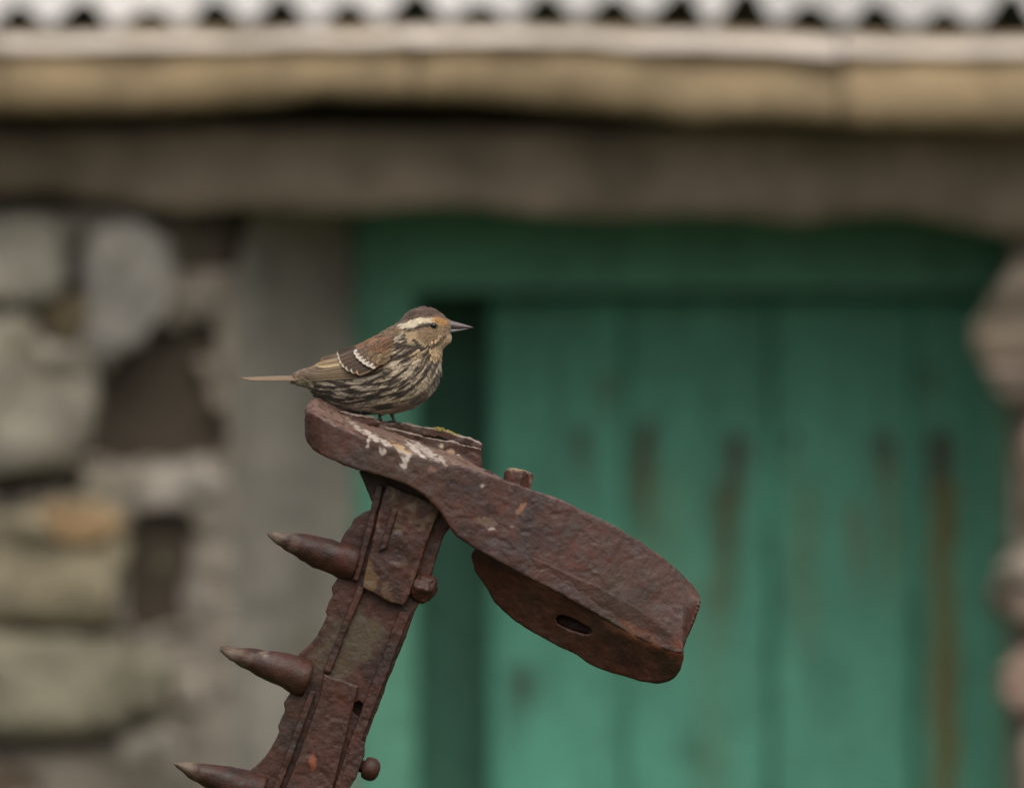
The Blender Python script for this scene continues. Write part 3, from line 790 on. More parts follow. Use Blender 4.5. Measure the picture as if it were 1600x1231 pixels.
# rear flange gives the bar its depth
v, f = prism([(right_edge(py)-46, py) for py in range(770, 1331, 40)]+[(right_edge(py)-6, py) for py in range(1330, 769, -40)], 22.5, 70)
v, f, nrm = remesh(v, f, 4.0, 1)
rust_part('flange', v, f, nrm, 1.5, 30, 33)
# long lower length of the bar, down into the ground
left2 = []
for k in range(2, 17):
    left2 += [(x-74*k, y+180*k) for x, y in SCAL if y+180*k > 1332]
right2 = [(right_edge(py), py) for py in (3900, 2600, 1332)]
v, f = prism(left2+[(-720+74, 3900)]+right2, 0, 22)
rust_part('beam', v, f)
v, f = prism([(right_edge(py)-46, py) for py in (1333, 3900)]+[(right_edge(py)-6, py) for py in (3900, 1333)], 22.5, 70)
rust_part('flange', v, f)
v, f = prism([(-760, 3800), (-380, 3800), (-340, 3900), (-800, 3900)], -90, 130)
v, f, nrm = remesh(v, f, 12, 3)
rust_part('footing', v, f, nrm, 4, 60, 35)

# cover plates
def cover(name, poly, y0, y1, seed, paint=None, vox=2.0):
    v, f = prism(poly, y0, y1); v, f, nrm = remesh(v, f, vox, 2)
    return rust_part(name, v, f, nrm, 1.2, 22, seed, paint, fine=0.6)
def cov_paint(v, nrm):
    C = np.zeros((len(v), 4)); j = fbm(v, 14, 3, 61)
    k1 = np.clip(1.1-((v[:,0]-577)/16)**2-((v[:,2]-905)/26)**2+0.6*j, 0, 1)*0.65
    C[:,:3] = (0.17, 0.10, 0.035); C[:,3] = k1
    k2 = np.clip((j-0.25)*1.2, 0, .45); C[:,:3] = C[:,:3]*(1-k2)[:,None]+np.array((0.09, 0.075, 0.06))*k2[:,None]; C[:,3] = np.maximum(C[:,3], k2)
    return C
cover('cover_plate', [(604, 756), (690, 790), (668, 846), (640, 930), (630, 946), (612, 941), (566, 917), (572, 890), (582, 850), (592, 800)], -17, -0.5, 41, cov_paint)
cover('rib', [(590, 756), (600, 758), (590, 796), (578, 846), (566, 884), (559, 908), (552, 904), (560, 870), (572, 826), (583, 782)], -12, -0.5, 43, vox=1.6)
cover('rib', [(612, 792), (622, 796), (604, 856), (592, 862)], -22, -16.5, 44, vox=1.6)
def low_paint(v, nrm):
    C = np.zeros((len(v), 4)); j = fbm(v, 5, 3, 63)
    k1 = np.clip(1.3-((v[:,0]-489)/6)**2-((v[:,2]-1189)/14)**2+0.6*j, 0, 1)*0.9
    C[:,:3] = (0.24, 0.065, 0.025); C[:,3] = k1*.85; return C
cover('cover_plate', [(506, 1053), (530, 1060), (560, 1072), (556, 1090), (548, 1120), (536, 1170), (522, 1225), (500, 1290), (488, 1330), (406, 1330), (425, 1276), (453, 1215), (481, 1140), (501, 1085)], -15, -0.5, 45, low_paint)
cover('rib', [(484, 1078), (494, 1080), (473, 1138), (445, 1213), (416, 1278), (396, 1330), (384, 1330), (404, 1280), (434, 1212), (462, 1138)], -13, -0.5, 46, vox=1.6)
v, f = prism([(488, 1331), (392, 1331), (-660, 3890), (-560, 3890)], -15, -0.5)
rust_part('cover_plate', v, f)
cover('rib', [(560, 914), (570, 919), (556, 952), (516, 1052), (505, 1048), (544, 952)], -9, -0.5, 48, vox=1.6)
cover('edge_strip', [(right_edge(py)-24, py) for py in range(955, 1331, 25)]+[(right_edge(py)-5, py) for py in range(1330, 954, -25)], -9, -0.5, 49, vox=1.8)
cover('side_clip', [(556, 1150), (570, 1160), (570, 1180), (556, 1215), (544, 1235), (530, 1232), (540, 1190)], -10, 6, 47, vox=1.6)
# spikes: bullet-shaped, turned a little differently each
def spike(k, seed):
    tip = np.array((418-74.0*k, -6, 834+179.0*k)); base = np.array((556-74.0*k, 4, 882+179.0*k))
    ax = base-tip; Ln = np.linalg.norm(ax)
    prof = [(0, 1.2), (2, 3.0), (8, 5.6), (20, 9.8), (40, 15.4), (62, 20.4), (84, 24.2), (104, 26.6), (124, 28), (Ln-4, 28), (Ln, 26)]
    pp = []
    for (a0, r0), (a1, r1) in zip(prof[:-1], prof[1:]):
        for q in range(3): pp.append((a0+(a1-a0)*q/3, r0+(r1-r0)*q/3))
    pp.append(prof[-1])
    v, f = lathe(tip, ax, pp, 28)
    nrm = v-(tip+np.outer((v-tip)@(ax/Ln), ax/Ln)); nrm /= np.maximum(np.linalg.norm(nrm, axis=1), .01)[:,None]
    def sp_paint(v, nrm):
        C = np.zeros((len(v), 4)); j = fbm(v, 10, 3, seed)
        t_ = (v-tip)@(ax/Ln)
        C[:,:3] = (0.21, 0.16, 0.115); C[:,3] = np.clip(0.75-t_/55+0.5*j, 0, 0.65)
        if k == 1:
            k2 = np.clip(1.2-((t_-66)/4)**2-((v[:,2]-1020)/10)**2+0.7*j, 0, 1)*0.8*(v[:,1] < 0)
            C[:,:3] = C[:,:3]*(1-k2)[:,None]+np.array((0.55, 0.5, 0.43))*k2[:,None]; C[:,3] = np.maximum(C[:,3], k2)
        return C
    return rust_part('spike', v, f, nrm, 2.4, 22, seed, sp_paint, fine=0.7)
sp = [spike(k, 51+k) for k in range(3)]
for k in range(3, 16):
    dup(sp[2], ((-74*(k-2))*S1, 0, -(179*(k-2))*S1), arm)
# nuts at the back of the spikes
v, f = lathe((646, 4, 912), (0.944, 0, 0.325), [(0, 20), (10, 25), (24, 25), (34, 19), (37, 8)], 7, phase=0.6)
v, f, nrm = remesh(v, f, 1.8, 2); rust_part('nut', v, f, nrm, 3.0, 14, 55, fine=1.0)
v, f = lathe((552, 4, 1192), (0.944, 0, 0.325), [(0, 10), (16, 10), (18, 16), (24, 18.5), (33, 18.5), (40, 14), (43, 6)], 18)
nt2 = rust_part('nut', v, f)
for k in range(1, 14): dup(nt2, (-74*k*S1, 0, -180*k*S1), arm)
# small bright chips of scale
# ------------------------------------------------------------------ bird
YB = 46.0                                # depth of the bird's mid plane (px)
OUT = [(463, 581), (476, 577.5), (490, 571.5), (506, 563), (522, 555), (541, 547), (560, 539), (578, 530), (595, 521), (610, 512), (622, 504.5), (628, 497), (634, 490), (643, 484), (653, 480.5), (663, 479.5), (674, 481), (684, 485), (693, 492), (700, 498.5), (705, 504), (706, 512), (703, 519), (706, 525), (704, 533), (698, 540), (692, 546), (689.5, 556), (690, 568), (689, 580), (686, 593), (681, 606), (673, 618), (662, 627), (648, 636), (632, 642), (614, 645.5), (594, 647), (572, 646), (550, 642), (530, 637), (510, 629), (495, 622), (488, 613), (480, 606), (468, 602), (458, 599), (456, 590)]
G = 1.0
gx0, gy0 = 446, 470; NX, NY = 270, 190
def in_poly(x, y, poly):
    ins = np.zeros(x.shape, bool); n = len(poly)
    for i in range(n):
        x1, y1 = poly[i]; x2, y2 = poly[(i+1) % n]
        c = ((y1 > y) != (y2 > y)) & (x < (x2-x1)*(y-y1)/((y2-y1) if y2 != y1 else 1e-9)+x1)
        ins ^= c
    return ins
def solve(step, u0=None, it=900):
    xs = np.arange(gx0, gx0+NX, step); ys = np.arange(gy0, gy0+NY, step)
    X, Y = np.meshgrid(xs, ys); M = in_poly(X, Y, OUT)
    u = np.zeros(X.shape) if u0 is None else np.where(M, u0[:X.shape[0], :X.shape[1]], 0)
    h2 = 4.0*step*step
    for _ in range(it):
        a = 0.25*(np.roll(u, 1, 0)+np.roll(u, -1, 0)+np.roll(u, 1, 1)+np.roll(u, -1, 1)+h2)
        u = np.where(M, a, 0)
    return u
def upsample(u):
    a = np.repeat(np.repeat(u, 2, 0), 2, 1); return a
u = solve(4, None, 700); u = solve(2, upsample(u), 700); u = solve(1, upsample(u), 250)
U = u
SW = 0.80
GYy, GXx = np.gradient(U)
def samp(A, x, y):
    fx = np.clip(np.asarray(x, float)-gx0, 0, NX-2.001); fy = np.clip(np.asarray(y, float)-gy0, 0, NY-2.001)
    i = fx.astype(int); j = fy.astype(int); a = fx-i; b2 = fy-j
    return A[j, i]*(1-a)*(1-b2)+A[j, i+1]*a*(1-b2)+A[j+1, i]*(1-a)*b2+A[j+1, i+1]*a*b2
def surf(x, y): return SW*np.sqrt(np.maximum(samp(U, x, y), 0.0))

bird = empty('bird', tuple(L2W([[606, YB, 662]])[0]))
tag(bird, 'small streaked brown bird with cream eyebrow perched on the rusty plate', 'bird')

# --- continuous body mesh
def body_mesh():
    ids = {}; V = []; F = []; st = 2
    H = SW*np.sqrt(np.maximum(U, 0))
    def vid(i, j, s):
        key = (i, j, s if U[j, i] > 0 else 0)
        if key not in ids:
            ids[key] = len(V); V.append((gx0+i, (s if U[j, i] > 0 else 0)*-H[j, i], gy0+j))
        return ids[key]
    for j in range(0, NY-st-1, st):
        for i in range(0, NX-st-1, st):
            q = [(i, j), (i+st, j), (i+st, j+st), (i, j+st)]
            if sum(U[b2, a] > 0 for a, b2 in q) < 2: continue
            for s in (1, -1):
                ff = []
                for a, b2 in (q if s == 1 else q[::-1]):
                    k = vid(a, b2, s)
                    if k not in ff: ff.append(k)
                if len(ff) >= 3: F.append(ff)
    return V, F
v, f = body_mesh()
bv, bf, bn = remesh(v, f, 2.6, 4)

# head pattern -------------------------------------------------------
SUP = [(624, 504), (643, 499), (659, 496), (674, 495.5), (688, 497), (702, 502), (702, 510), (694, 509), (685, 506.5), (672, 503.5), (656, 507), (645, 512), (632, 512), (622, 508)]
def inside(x, y, poly): return bool(in_poly(np.array([x]), np.array([y]), poly)[0])
def sdist(x, y, pts):
    """distance to a polyline"""
    best = 1e9
    for (x1, y1), (x2, y2) in zip(pts[:-1], pts[1:]):
        dx, dy = x2-x1, y2-y1; t_ = max(0, min(1, ((x-x1)*dx+(y-y1)*dy)/(dx*dx+dy*dy)))
        best = min(best, math.hypot(x-x1-t_*dx, y-y1-t_*dy))
    return best
SUPTOP = [(610, 506), (624, 503), (643, 498.5), (659, 495.5), (674, 495), (688, 496.5), (706, 503)]
def head_col1(x, y):
    """albedo on the head; None = body"""
    if inside(x, y, SUP):
        k = min(1, max(0, (x-672)/12.0)); a = np.array((0.56, 0.47, 0.34)); o_ = np.array((0.36, 0.185, 0.065))
        return a*(1-k)+o_*k
    if x > 622 and y < ip(x, SUPTOP): return np.array((0.085, 0.052, 0.037))*(1.0+0.7*float(fbm(np.array([[x*.35, y, 0]]), 2.6, 2, 4)[0]))
    if sdist(x, y, [(639, 515), (650, 512), (660, 508.5), (672, 507), (684, 509)]) < 3.0: return np.array((0.045, 0.035, 0.024))
    if x > 684 and y < 522: return np.array((0.24, 0.16, 0.09))
    if sdist(x, y, [(697, 522), (692, 529), (685, 537), (676, 541)]) < 2.4: return np.array((0.085, 0.058, 0.035))
    if sdist(x, y, [(620, 535), (632, 538), (648, 541), (662, 543), (672, 541)]) < 2.6: return np.array((0.05, 0.04, 0.028))
    if sdist(x, y, [(650, 532), (656, 538)]) < 3.2: return np.array((0.05, 0.038, 0.028))
    if inside(x, y, [(654, 511), (686, 510), (690, 520), (684, 530), (668, 536), (656, 528)]): return np.array((0.205, 0.135, 0.080))
    if inside(x, y, [(686, 522), (708, 522), (706, 536), (690, 548), (672, 545), (684, 538)]): return np.array((0.50, 0.345, 0.195))
    if inside(x, y, [(636, 516), (654, 513), (656, 528), (668, 537), (684, 536), (676, 545), (640, 538)]): return np.array((0.335, 0.240, 0.140))
    return None

HC = {}
def head_col(x, y):
    k = (round(x), round(y))
    if k not in HC: HC[k] = head_col0(*k)
    return HC[k]
def head_col0(x, y):
    c = head_col1(x, y)
    if c is None: return None
    acc = c*2.0; n = 2
    for dx, dy in ((2.0, 0), (-2.0, 0), (0, 1.4), (0, -1.4)):
        q = head_col1(x+dx, y+dy)
        if q is not None: acc = acc+q; n += 1
    return acc/n

CT = [ # flow control points
 (665, 484, -1, .05), (695, 498, -1, -.4), (634, 494, -.75, .65), (680, 515, -1, .35), (702, 530, -.4, 1), (690, 548, -.3, 1), (687, 575, -.22, 1), (668, 575, -.5, .85),
 (650, 560, -.8, .55), (672, 612, -.75, .72), (630, 560, -.85, .5), (645, 600, -.75, .62), (640, 640, -1, .22), (615, 590, -.95, .5), (600, 605, -1, .30), (560, 615, -1, .10), (520, 605, -1, -.12), (580, 640, -1, .05),
 (495, 605, -1, -.15), (465, 594, -1, -.05), (590, 530, -1, .5), (550, 550, -1, .45), (490, 577, -1, .38), (620, 520, -.9, .5), (640, 530, -.95, .3), (530, 625, -1, -.1)]
def flow(x, y):
    w_ = [1/((x-a)**2+(y-b2)**2+60)**1.6 for a, b2, _, _ in CT]
    dx = sum(q*c[2] for q, c in zip(w_, CT)); dy = sum(q*c[3] for q, c in zip(w_, CT)); n = math.hypot(dx, dy)
    return dx/n, dy/n

def flow_grid():
    X, Y = np.meshgrid(np.arange(gx0, gx0+NX, 1.0), np.arange(gy0, gy0+NY, 1.0))
    sx = np.zeros_like(X); sy = np.zeros_like(X)
    for a, b2, dx, dy in CT:
        w_ = 1/((X-a)**2+(Y-b2)**2+60)**1.6; sx += w_*dx; sy += w_*dy
    n = np.hypot(sx, sy); return X, Y, sx/n, sy/n
def streak_field():
    """noise smeared along the lie of the feathers: 0 dark shaft .. 1 pale edge"""
    X, Y, VX, VY = flow_grid(); acc = 0; tw = 0
    base = lambda x, y: fbm(np.stack([x.ravel(), y.ravel(), np.zeros(x.size)], 1), 3.2, 1, 3).reshape(x.shape)
    for sg in (1, -1):
        x, y = X.copy(), Y.copy()
        for k in range(12):
            w_ = 1-(k/12.0)**2
            acc = acc+w_*base(x, y); tw += w_
            vx, vy = samp(VX, x, y), samp(VY, x, y); x = x+sg*vx*1.3; y = y+sg*vy*1.3
    r = acc/tw; mu, sd = r[U > 0].mean(), r[U > 0].std()
    return (r-mu)/sd
STK = streak_field()

FV, FF, FC = [], [], []
VCOLS = (-1.0, -0.62, -0.30, 0.0, 0.30, 0.62, 1.0)
def add_feather(p, d, nrm, L, Wd, base, lift, R, colf, rows=6, lic=None):
    """feather at p (local px) growing along d with surface normal nrm"""
    side = np.cross(d, nrm); k0 = len(FV); nc = len(VCOLS)
    for i in range(rows+1):
        u_ = i/rows
        hw = Wd/2*min(1, 0.45+u_*1.6)*math.sqrt(max(0.02, 1-max(0, (u_-.5)/.52)**2.2))
        c = p+d*(u_*L)+nrm*(base+lift*u_-0.5*(u_*L)**2/R)
        for vv in VCOLS:
            q = c+side*(hw*vv)-nrm*(0.16*Wd*vv*vv)-d*(0.10*L*vv*vv*u_); FV.append(q)
            if lic is None: FC.append((*colf(u_, vv), 1))
            else:
                e, c_, th = lic
                k = float(samp(STK, q[0]+0.25*q[1]*0, q[2]))-th+0.55*(abs(vv)-.5)
                k = min(1, max(0, 0.5+0.68*k)); FC.append((*(e*k+c_*(1-k)), 1))
    for i in range(rows):
        for j in range(nc-1):
            a = k0+i*nc+j; FF.append((a, a+1, a+nc+1, a+nc))

PALE = np.array((0.47, 0.375, 0.27)); BUFF = np.array((0.47, 0.32, 0.17)); DARK = np.array((0.040, 0.029, 0.022)); GREY = np.array((0.36, 0.295, 0.23)); RUF = np.array((0.235, 0.110, 0.052)); BRN = np.array((0.16, 0.085, 0.045))
WINGZ = [(606, 556), (600, 574), (585, 584), (548, 594), (510, 594), (484, 588), (470, 584), (490, 570), (524, 554), (552, 545), (580, 543)]
def zone(x, y):
    """length, width, spacing, edge, centre, streak width"""
    hc = head_col(x, y)
    if hc is not None: return ('head', 7.5, 4.6, 2.1, hc)
    topl = ip(x, [(460, 582), (490, 571.5), (522, 555), (560, 539), (595, 521), (622, 504.5), (700, 498)])
    if y < topl+ip(x, [(460, 12), (500, 8), (540, 8), (570, 15), (600, 22), (620, 18), (636, 8)]) and x < 640:
        if x > 598: return ('streak', 11, 6, 3.4, np.array((0.23, 0.15, 0.085)), np.array((0.085, 0.052, 0.033)), .35)
        if x > 530: return ('streak', 15, 9, 4.4, RUF*0.9, BRN*0.7, .35)
        return ('streak', 12, 8, 4.2, np.array((0.29, 0.22, 0.15)), BRN*0.8, .45)
    if x < 492: return ('streak', 12, 7, 4.0, np.array((0.40, 0.31, 0.21)), np.array((0.12, 0.08, 0.055)), .32)
    if x > 672 and y < 562: return ('lic', 9, 5.5, 3.2, BUFF*1.05, BUFF*0.50, -.9)
    if y > 630 and x > 618: return ('lic', 12, 6.5, 3.8, np.array((0.28, 0.185, 0.12)), DARK*2.6, .1)
    if x > 640 and y < 560: return ('lic', 11, 6.0, 3.6, BUFF*0.62+PALE*0.26, DARK*1.3, .08)
    if x > 655: return ('lic', 12, 6.2, 3.8, PALE*0.85+BUFF*0.15, DARK*1.7, .08)
    if x > 600: return ('lic', 14, 7.0, 4.2, PALE*0.92, DARK*1.15, .18)
    return ('lic', 15, 7.5, 4.4, GREY*1.0, DARK*1.1, .22)

cells = {}
def ok_place(p, r_):
    k = tuple((p//10).astype(int))
    for a in (-1, 0, 1):
        for b2 in (-1, 0, 1):
            for c in (-1, 0, 1):
                for q in cells.get((k[0]+a, k[1]+b2, k[2]+c), ()):
                    if np.dot(q-p, q-p) < r_*r_: return False
    cells.setdefault(k, []).append(p); return True

order = rng.permutation(len(bv))
for idx in order:
    p = bv[idx]; x, y = p[0], p[2]
    if x < 456: continue
    z = zone(x, y)
    if not ok_place(p, z[3]*1.0): continue
    nrm = bn[idx]
    dx, dy = flow(x, y)
    jit = random.gauss(0, 0.10); dx, dy = dx*math.cos(jit)-dy*math.sin(jit), dx*math.sin(jit)+dy*math.cos(jit)
    d = np.array((dx, 0.0, dy)); d = d-nrm*np.dot(d, nrm); l = np.linalg.norm(d)
    if l < 0.15: continue
    d /= l
    br = 1+random.gauss(0, 0.10)
    if z[0] == 'head':
        if (x-677.5)**2+(y-508.7)**2 < 14: continue
        hc = z[4]*br
        def cf(u_, vv, hc=hc): return hc*(1.0-0.22*(abs(vv) < .25))*(0.88+0.25*u_)
        add_feather(p-d*2, d, nrm, z[1]*random.uniform(.85, 1.15), z[2], -0.8, 1.6, 30, cf, 4)
    elif z[0] == 'lic':
        add_feather(p-d*3, d, nrm, z[1]*random.uniform(.85, 1.25), z[2]*random.uniform(.9, 1.15), -1.0, 1.8+1.8*random.random(), 75, None, 6, (z[4]*br, z[5]*br, z[6]))
    else:
        e, c_, sw = z[4]*br, z[5]*br, z[6]*random.uniform(.75, 1.2)
        def cf(u_, vv, e=e, c_=c_, sw=sw):
            k = min(1, max(0, (abs(vv)-sw+0.14)/0.28))
            if u_ > 0.9: k = max(k, 0.45)
            return e*k+c_*(1-k)
        add_feather(p-d*3, d, nrm, z[1]*random.uniform(.85, 1.2), z[2]*random.uniform(.9, 1.15), -1.0, 2.6+1.6*random.random(), 75, cf, 6)

bc = np.zeros((len(bv), 4)); bc[:] = (0.09, 0.065, 0.045, 1)
def toB(v): v = np.asarray(v, float).copy(); v[:,1] += YB; return L2W(v)
body = mesh_obj('body', toB(bv-bn*0.8), bf, PLUME, bird, colors=bc)
o = mesh_obj('plumage', toB(np.array(FV)), FF, PLUME, bird, colors=FC); o['kind'] = 'stuff'

# --- wings
def wing_feather(parent, sgn, root, tip, Wd, o0, o1, colf, bend=0.0, rows=10, name='feather', point=.5):
    r0 = np.array(root, float); t0 = np.array(tip, float); d = t0-r0; Ln = np.linalg.norm(d); d /= Ln; nn = np.array((-d[1], d[0]))
    V = []; C = []; cols = (-1, -.72, -.4, -.12, .12, .4, .72, 1)
    for i in range(rows+1):
        u_ = i/rows
        hw = Wd/2*min(1, 0.6+u_*1.2)*max(0.03, 1-max(0, (u_-point)/(1-point))**2.4)**.6
        c = r0+d*Ln*u_+nn*bend*math.sin(math.pi*u_)
        for vv in cols:
            q = c+nn*hw*vv
            dep = max(float(surf(q[0], q[1])), 5.0+max(0, (q[0]-456)*.12))+o0+(o1-o0)*u_-0.05*Wd*vv*vv
            V.append((q[0], -sgn*dep, q[1])); C.append((*colf(u_, vv), 1))
    nc = len(cols); N = len(V)
    V += [(a, b2+sgn*0.7, c2) for a, b2, c2 in V]; C += C
    F = []
    for i in range(rows):
        for j in range(nc-1):
            a = i*nc+j; q = (a, a+1, a+nc+1, a+nc); F += [q, tuple(N+k for k in reversed(q))]
    return mesh_obj(name, toB(V), F, PLUME, parent, colors=C)

WB, WD = np.array((0.150, 0.100, 0.065)), np.array((0.088, 0.060, 0.042))
WHITE = np.array((0.50, 0.43, 0.36)); TANE = np.array((0.33, 0.24, 0.15))
def wing(sgn):
    # base pad of the folded wing
    pts = [(x, y) for x in range(474, 610, 5) for y in range(538, 600, 4) if inside(x, y, WINGZ)]
    V = []; F = []; ids = {}
    for x, y in pts:
        ids[(x, y)] = len(V); V.append((x, -sgn*(float(surf(x, y))+1.2), y))
    for x, y in pts:
        q = [(x, y), (x+5, y), (x+5, y+4), (x, y+4)]
        if all(k in ids for k in q): F.append([ids[k] for k in q])
    C = np.zeros((len(V), 4)); C[:] = (*(WD*1.3), 1); C[np.array([p[0] > 572 for p in pts]), :3] = RUF*.6
    w_ = mesh_obj('wing', toB(V), F, PLUME, bird, colors=C)
    def flight(edge, body, ew=.62):
        def cf(u_, vv):
            k = 1.0 if vv < -ew else 0.0
            if u_ > .93: k = max(k, .6)
            k2 = 1.0 if abs(vv) < .13 else 0.0
            return edge*k+body*(1-k)*(1-.35*k2)
        return cf
    # primaries and secondaries
    for i in range(6):
        s = i/5
        root = (560-4*s, 572+17*s); tip = (484-14*s*(1-s)*2-3*(1-s), 579+14*s)
        wing_feather(w_, sgn, root, tip, 7.2, 1.6+0.7*(5-i), 3.4+0.8*(5-i), flight(TANE*(0.58+.25*((i*3) % 4)/3), WB*(0.62+.3*((i*5) % 3)/2), .70), bend=1.5, point=.7)
    for i in range(3):                                  # long primary tips
        wing_feather(w_, sgn, (520, 578+2*i), (462-2*i, 584+3.2*i), 6.5, 1.4, 2.4, flight(TANE*.8, WB, .5), bend=1.5, point=.75)
    # tertials: broad, pale edged
    wing_feather(w_, sgn, (552, 566), (488, 578), 8, 6.2, 8.4, flight(TANE*0.8, WB*.8, .6), bend=-1, point=.6)
    wing_feather(w_, sgn, (552, 560), (493, 571), 13, 6.8, 9.2, flight(np.array((.42, .31, .18)), np.array((.27, .175, .09)), .2), bend=-1, point=.6)
    wing_feather(w_, sgn, (550, 553), (500, 562), 10, 7.2, 9.4, flight(TANE, WB, .5), point=.6)
    # greater coverts with white tips
    BAR = [(526, 554), (527.5, 560), (530, 566), (534, 572), (540, 577), (548, 580.5), (557, 583)]
    ROOT = [(556, 544), (560, 549), (563, 554), (567, 559), (572, 564), (578, 569), (584, 573)]
    for i, (tp, rt) in enumerate(zip(BAR, ROOT)):
        ed = RUF*0.7 if i < 3 else WB*1.3
        def cf(u_, vv, ed=ed, i=i):
            if u_ > .89: return WHITE*(1-.25*abs(vv)) if i < 6 else np.array((.5, .26, .16))
            if vv < -.6: return ed
            return WD*(.8 if abs(vv) > .15 else .6)
        wing_feather(w_, sgn, rt, tp, 11.5, 6.4+.3*(6-i), 10.4+.3*(6-i), cf, point=.8, rows=18)
    # median coverts, white tipped
    BAR = [(553, 553), (556, 558.5), (561, 563), (566, 567.5), (572, 571), (579, 574)]
    ROOT = [(572, 543), (577, 547), (582, 551), (587, 555), (591, 559), (596, 563)]
    for i, (tp, rt) in enumerate(zip(BAR, ROOT)):
        def cf(u_, vv, i=i):
            if u_ > .66: return WHITE*1.02 if (abs(vv) > .2 or u_ > .85) else WD*1.5
            if abs(vv) > .6: return RUF*.9
            return WD
        wing_feather(w_, sgn, rt, tp, 10.5, 8.4+.3*(5-i), 12.0+.3*(5-i), cf, point=.75, rows=14)
    # lesser coverts and scapulars: rufous with dark centres
    rr = random.Random(3)
    for i in range(44):
        s = rr.random(); t_ = rr.random()
        rx = 586+34*s-10*t_; ry = 524+10*(1-s)*.4+34*t_*(.55+.45*s)+3
        ed = (np.array((.200, .105, .056))*rr.uniform(.75, 1.25) if t_ < .5 else np.array((.25, .165, .095))*rr.uniform(.7, 1.2)) ; ce = ed*.5
        def cf(u_, vv, ed=ed, ce=ce): return ed if abs(vv) > .42 or u_ > .88 else ce
        wing_feather(w_, sgn, (rx, ry), (rx-18*rr.uniform(.8, 1.15), ry+9*rr.uniform(.8, 1.2)), 10.5, 4.0+3*rr.random(), 10.5+2*rr.random(), cf, rows=8)
    return w_
wing(1); wing(-1)

# --- tail
def tail():
    tl = None
    for i in range(10):
        s = (i-4.5)/4.5
        tipx, rx = 373+16*abs(s)**1.2, 472
        V = []; C = []; rows = 12; cols = (-1, -.5, -.12, .12, .5, 1)
        lay = -7.0*abs(s)**1.2
        for r_ in range(rows+1):
            u_ = r_/rows; x = rx+(tipx-rx)*u_
            hw = 5.2*min(1, .5+u_)*(1-max(0, (u_-.6)/.4)**1.8*.9)
            yc = s*(7+13*u_)
            z = 587+ip(u_, [(0, 0), (.3, -.6), (1, 2.4)])-lay*(1-.45*u_)
            for vv in cols:
                V.append((x, yc+hw*vv, z+.6*vv*vv)); C.append((*(np.array((.27, .19, .125)) if abs(vv) > .8 else np.array((.18, .125, .082)))*(1-.25*(abs(vv) < .2)), 1))
        nc = len(cols); N = len(V); V += [(a, b2, c2+1.5) for a, b2, c2 in V]; C += C; F = []
        for r_ in range(rows):
            for j in range(nc-1):
                a = r_*nc+j; q = (a, a+1, a+nc+1, a+nc); F += [q, tuple(N+k for k in reversed(q))]
        for r_ in range(rows):
            a = r_*nc; F.append((a, a+nc, N+a+nc, N+a)); a += nc-1; F.append((a+nc, a, N+a, N+a+nc))
        a = rows*nc; F += [(a+j, a+j+1, N+a+j+1, N+a+j) for j in range(nc-1)]
        if tl is None: tl = mesh_obj('tail', toB(V), F, PLUME, bird, colors=C)
        else: mesh_obj('tail_feather', toB(V), F, PLUME, tl, colors=C)
tail()

# --- bill
def mandible(name, secs, colt, colb):
    V = []; C = []; n = 16
    for (x, zt, zb, hw) in secs:
        zc, hh = (zt+zb)/2, (zb-zt)/2
        for k in range(n):
            th = 2*math.pi*k/n
            V.append((x, hw*math.cos(th), zc-hh*math.sin(th))); m_ = .5+.5*math.sin(th); C.append((*(np.array(colt)*m_+np.array(colb)*(1-m_)), 1))
    F = [(i*n+k, i*n+(k+1) % n, (i+1)*n+(k+1) % n, (i+1)*n+k) for i in range(len(secs)-1) for k in range(n)]
    F += [tuple(range(n)), tuple(range(len(V)-1, len(V)-n-1, -1))]
    return mesh_obj(name, toB(V), F, HORN, bird, colors=C)
mandible('upper_bill', [(694, 499, 514, 8), (700, 499, 514.2, 7.8), (706, 501.2, 514.3, 6.6), (714, 503.4, 514.2, 5.2), (722, 505.6, 513.8, 3.8), (730, 508, 513.2, 2.4), (736, 510, 512.4, 1.1), (739.5, 511.2, 511.9, .35)], (.145, .115, .11), (.09, .065, .06))
mandible('lower_bill', [(692, 512, 523, 7.4), (698, 513, 522.5, 7.2), (704, 513.8, 520.5, 6.0), (712, 514, 518.6, 4.6), (720, 513.9, 516.8, 3.2), (728, 513.3, 514.8, 1.9), (733, 512.9, 513.5, .8)], (.20, .20, .21), (.15, .13, .13))
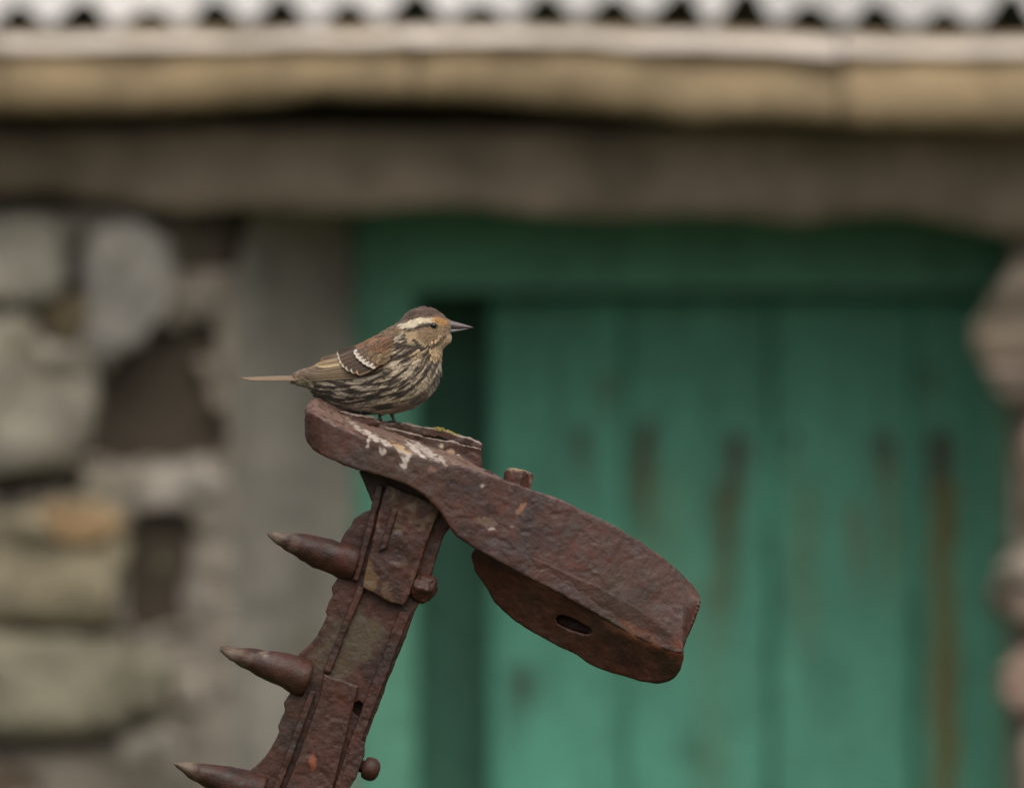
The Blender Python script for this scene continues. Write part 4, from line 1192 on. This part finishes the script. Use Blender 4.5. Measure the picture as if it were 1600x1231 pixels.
# --- eyes
def ball(name, c, r_, mat, colr=None, n=14):
    V = []; F = []
    for i in range(n+1):
        a = math.pi*i/n
        for k in range(n*2):
            th = math.pi*k/n; V.append((c[0]+r_*math.sin(a)*math.cos(th), c[1]+r_*math.sin(a)*math.sin(th), c[2]+r_*math.cos(a)))
    for i in range(n):
        for k in range(n*2):
            F.append((i*2*n+k, i*2*n+(k+1) % (2*n), (i+1)*2*n+(k+1) % (2*n), (i+1)*2*n+k))
    return mesh_obj(name, toB(V), F, mat, bird, colors=None if colr is None else [(*colr, 1)]*len(V))
ye = float(surf(677.5, 508.7))
for s in (-1, 1):
    ball('eye', (677.5, s*(ye+0.4), 508.7), 4.6, EYE)
# --- legs
def tube(pts, rads, n=10):
    V = []; pts = [np.array(p, float) for p in pts]
    for i, p in enumerate(pts):
        d = pts[min(i+1, len(pts)-1)]-pts[max(i-1, 0)]; d /= np.linalg.norm(d)
        u_ = np.cross(d, (0.3, 1, 0.2)); u_ /= np.linalg.norm(u_); w_ = np.cross(d, u_)
        for k in range(n):
            th = 2*math.pi*k/n; V.append(p+rads[i]*(u_*math.cos(th)+w_*math.sin(th)))
    F = [(i*n+k, i*n+(k+1) % n, (i+1)*n+(k+1) % n, (i+1)*n+k) for i in range(len(pts)-1) for k in range(n)]
    F += [tuple(range(n)), tuple(range(len(V)-1, len(V)-n-1, -1))]
    return V, F
def leg(x, yd, ground, hip, col):
    P_ = [tube([(hip[0], yd, hip[1]), (x-3, yd, ground-10), (x, yd, ground-2.5)], [4.5, 2.6, 2.4])]
    for dx, dy in ((13, -6), (15, 0), (12, 6), (-11, 1)):
        drop = dx*0.24
        P_.append(tube([(x, yd, ground-2.5), (x+dx*.5, yd+dy*.6, ground-3.6+drop*.5), (x+dx, yd+dy, ground-1.2+drop), (x+dx*1.25, yd+dy*1.2, ground+1+drop)], [2.3, 2.0, 1.6, .5]))
    v, f = join([(list(map(tuple, a)), b2) for a, b2 in P_])
    mesh_obj('leg', toB(v), f, HORN, bird, colors=[(*col, 1)]*len(v))
leg(617, -4, 663, (608, 638), (.035, .030, .027))
leg(596, 8, 662, (594, 638), (.10, .095, .085))
print('plumage feathers', len(FF)//24, 'verts', len(FV))
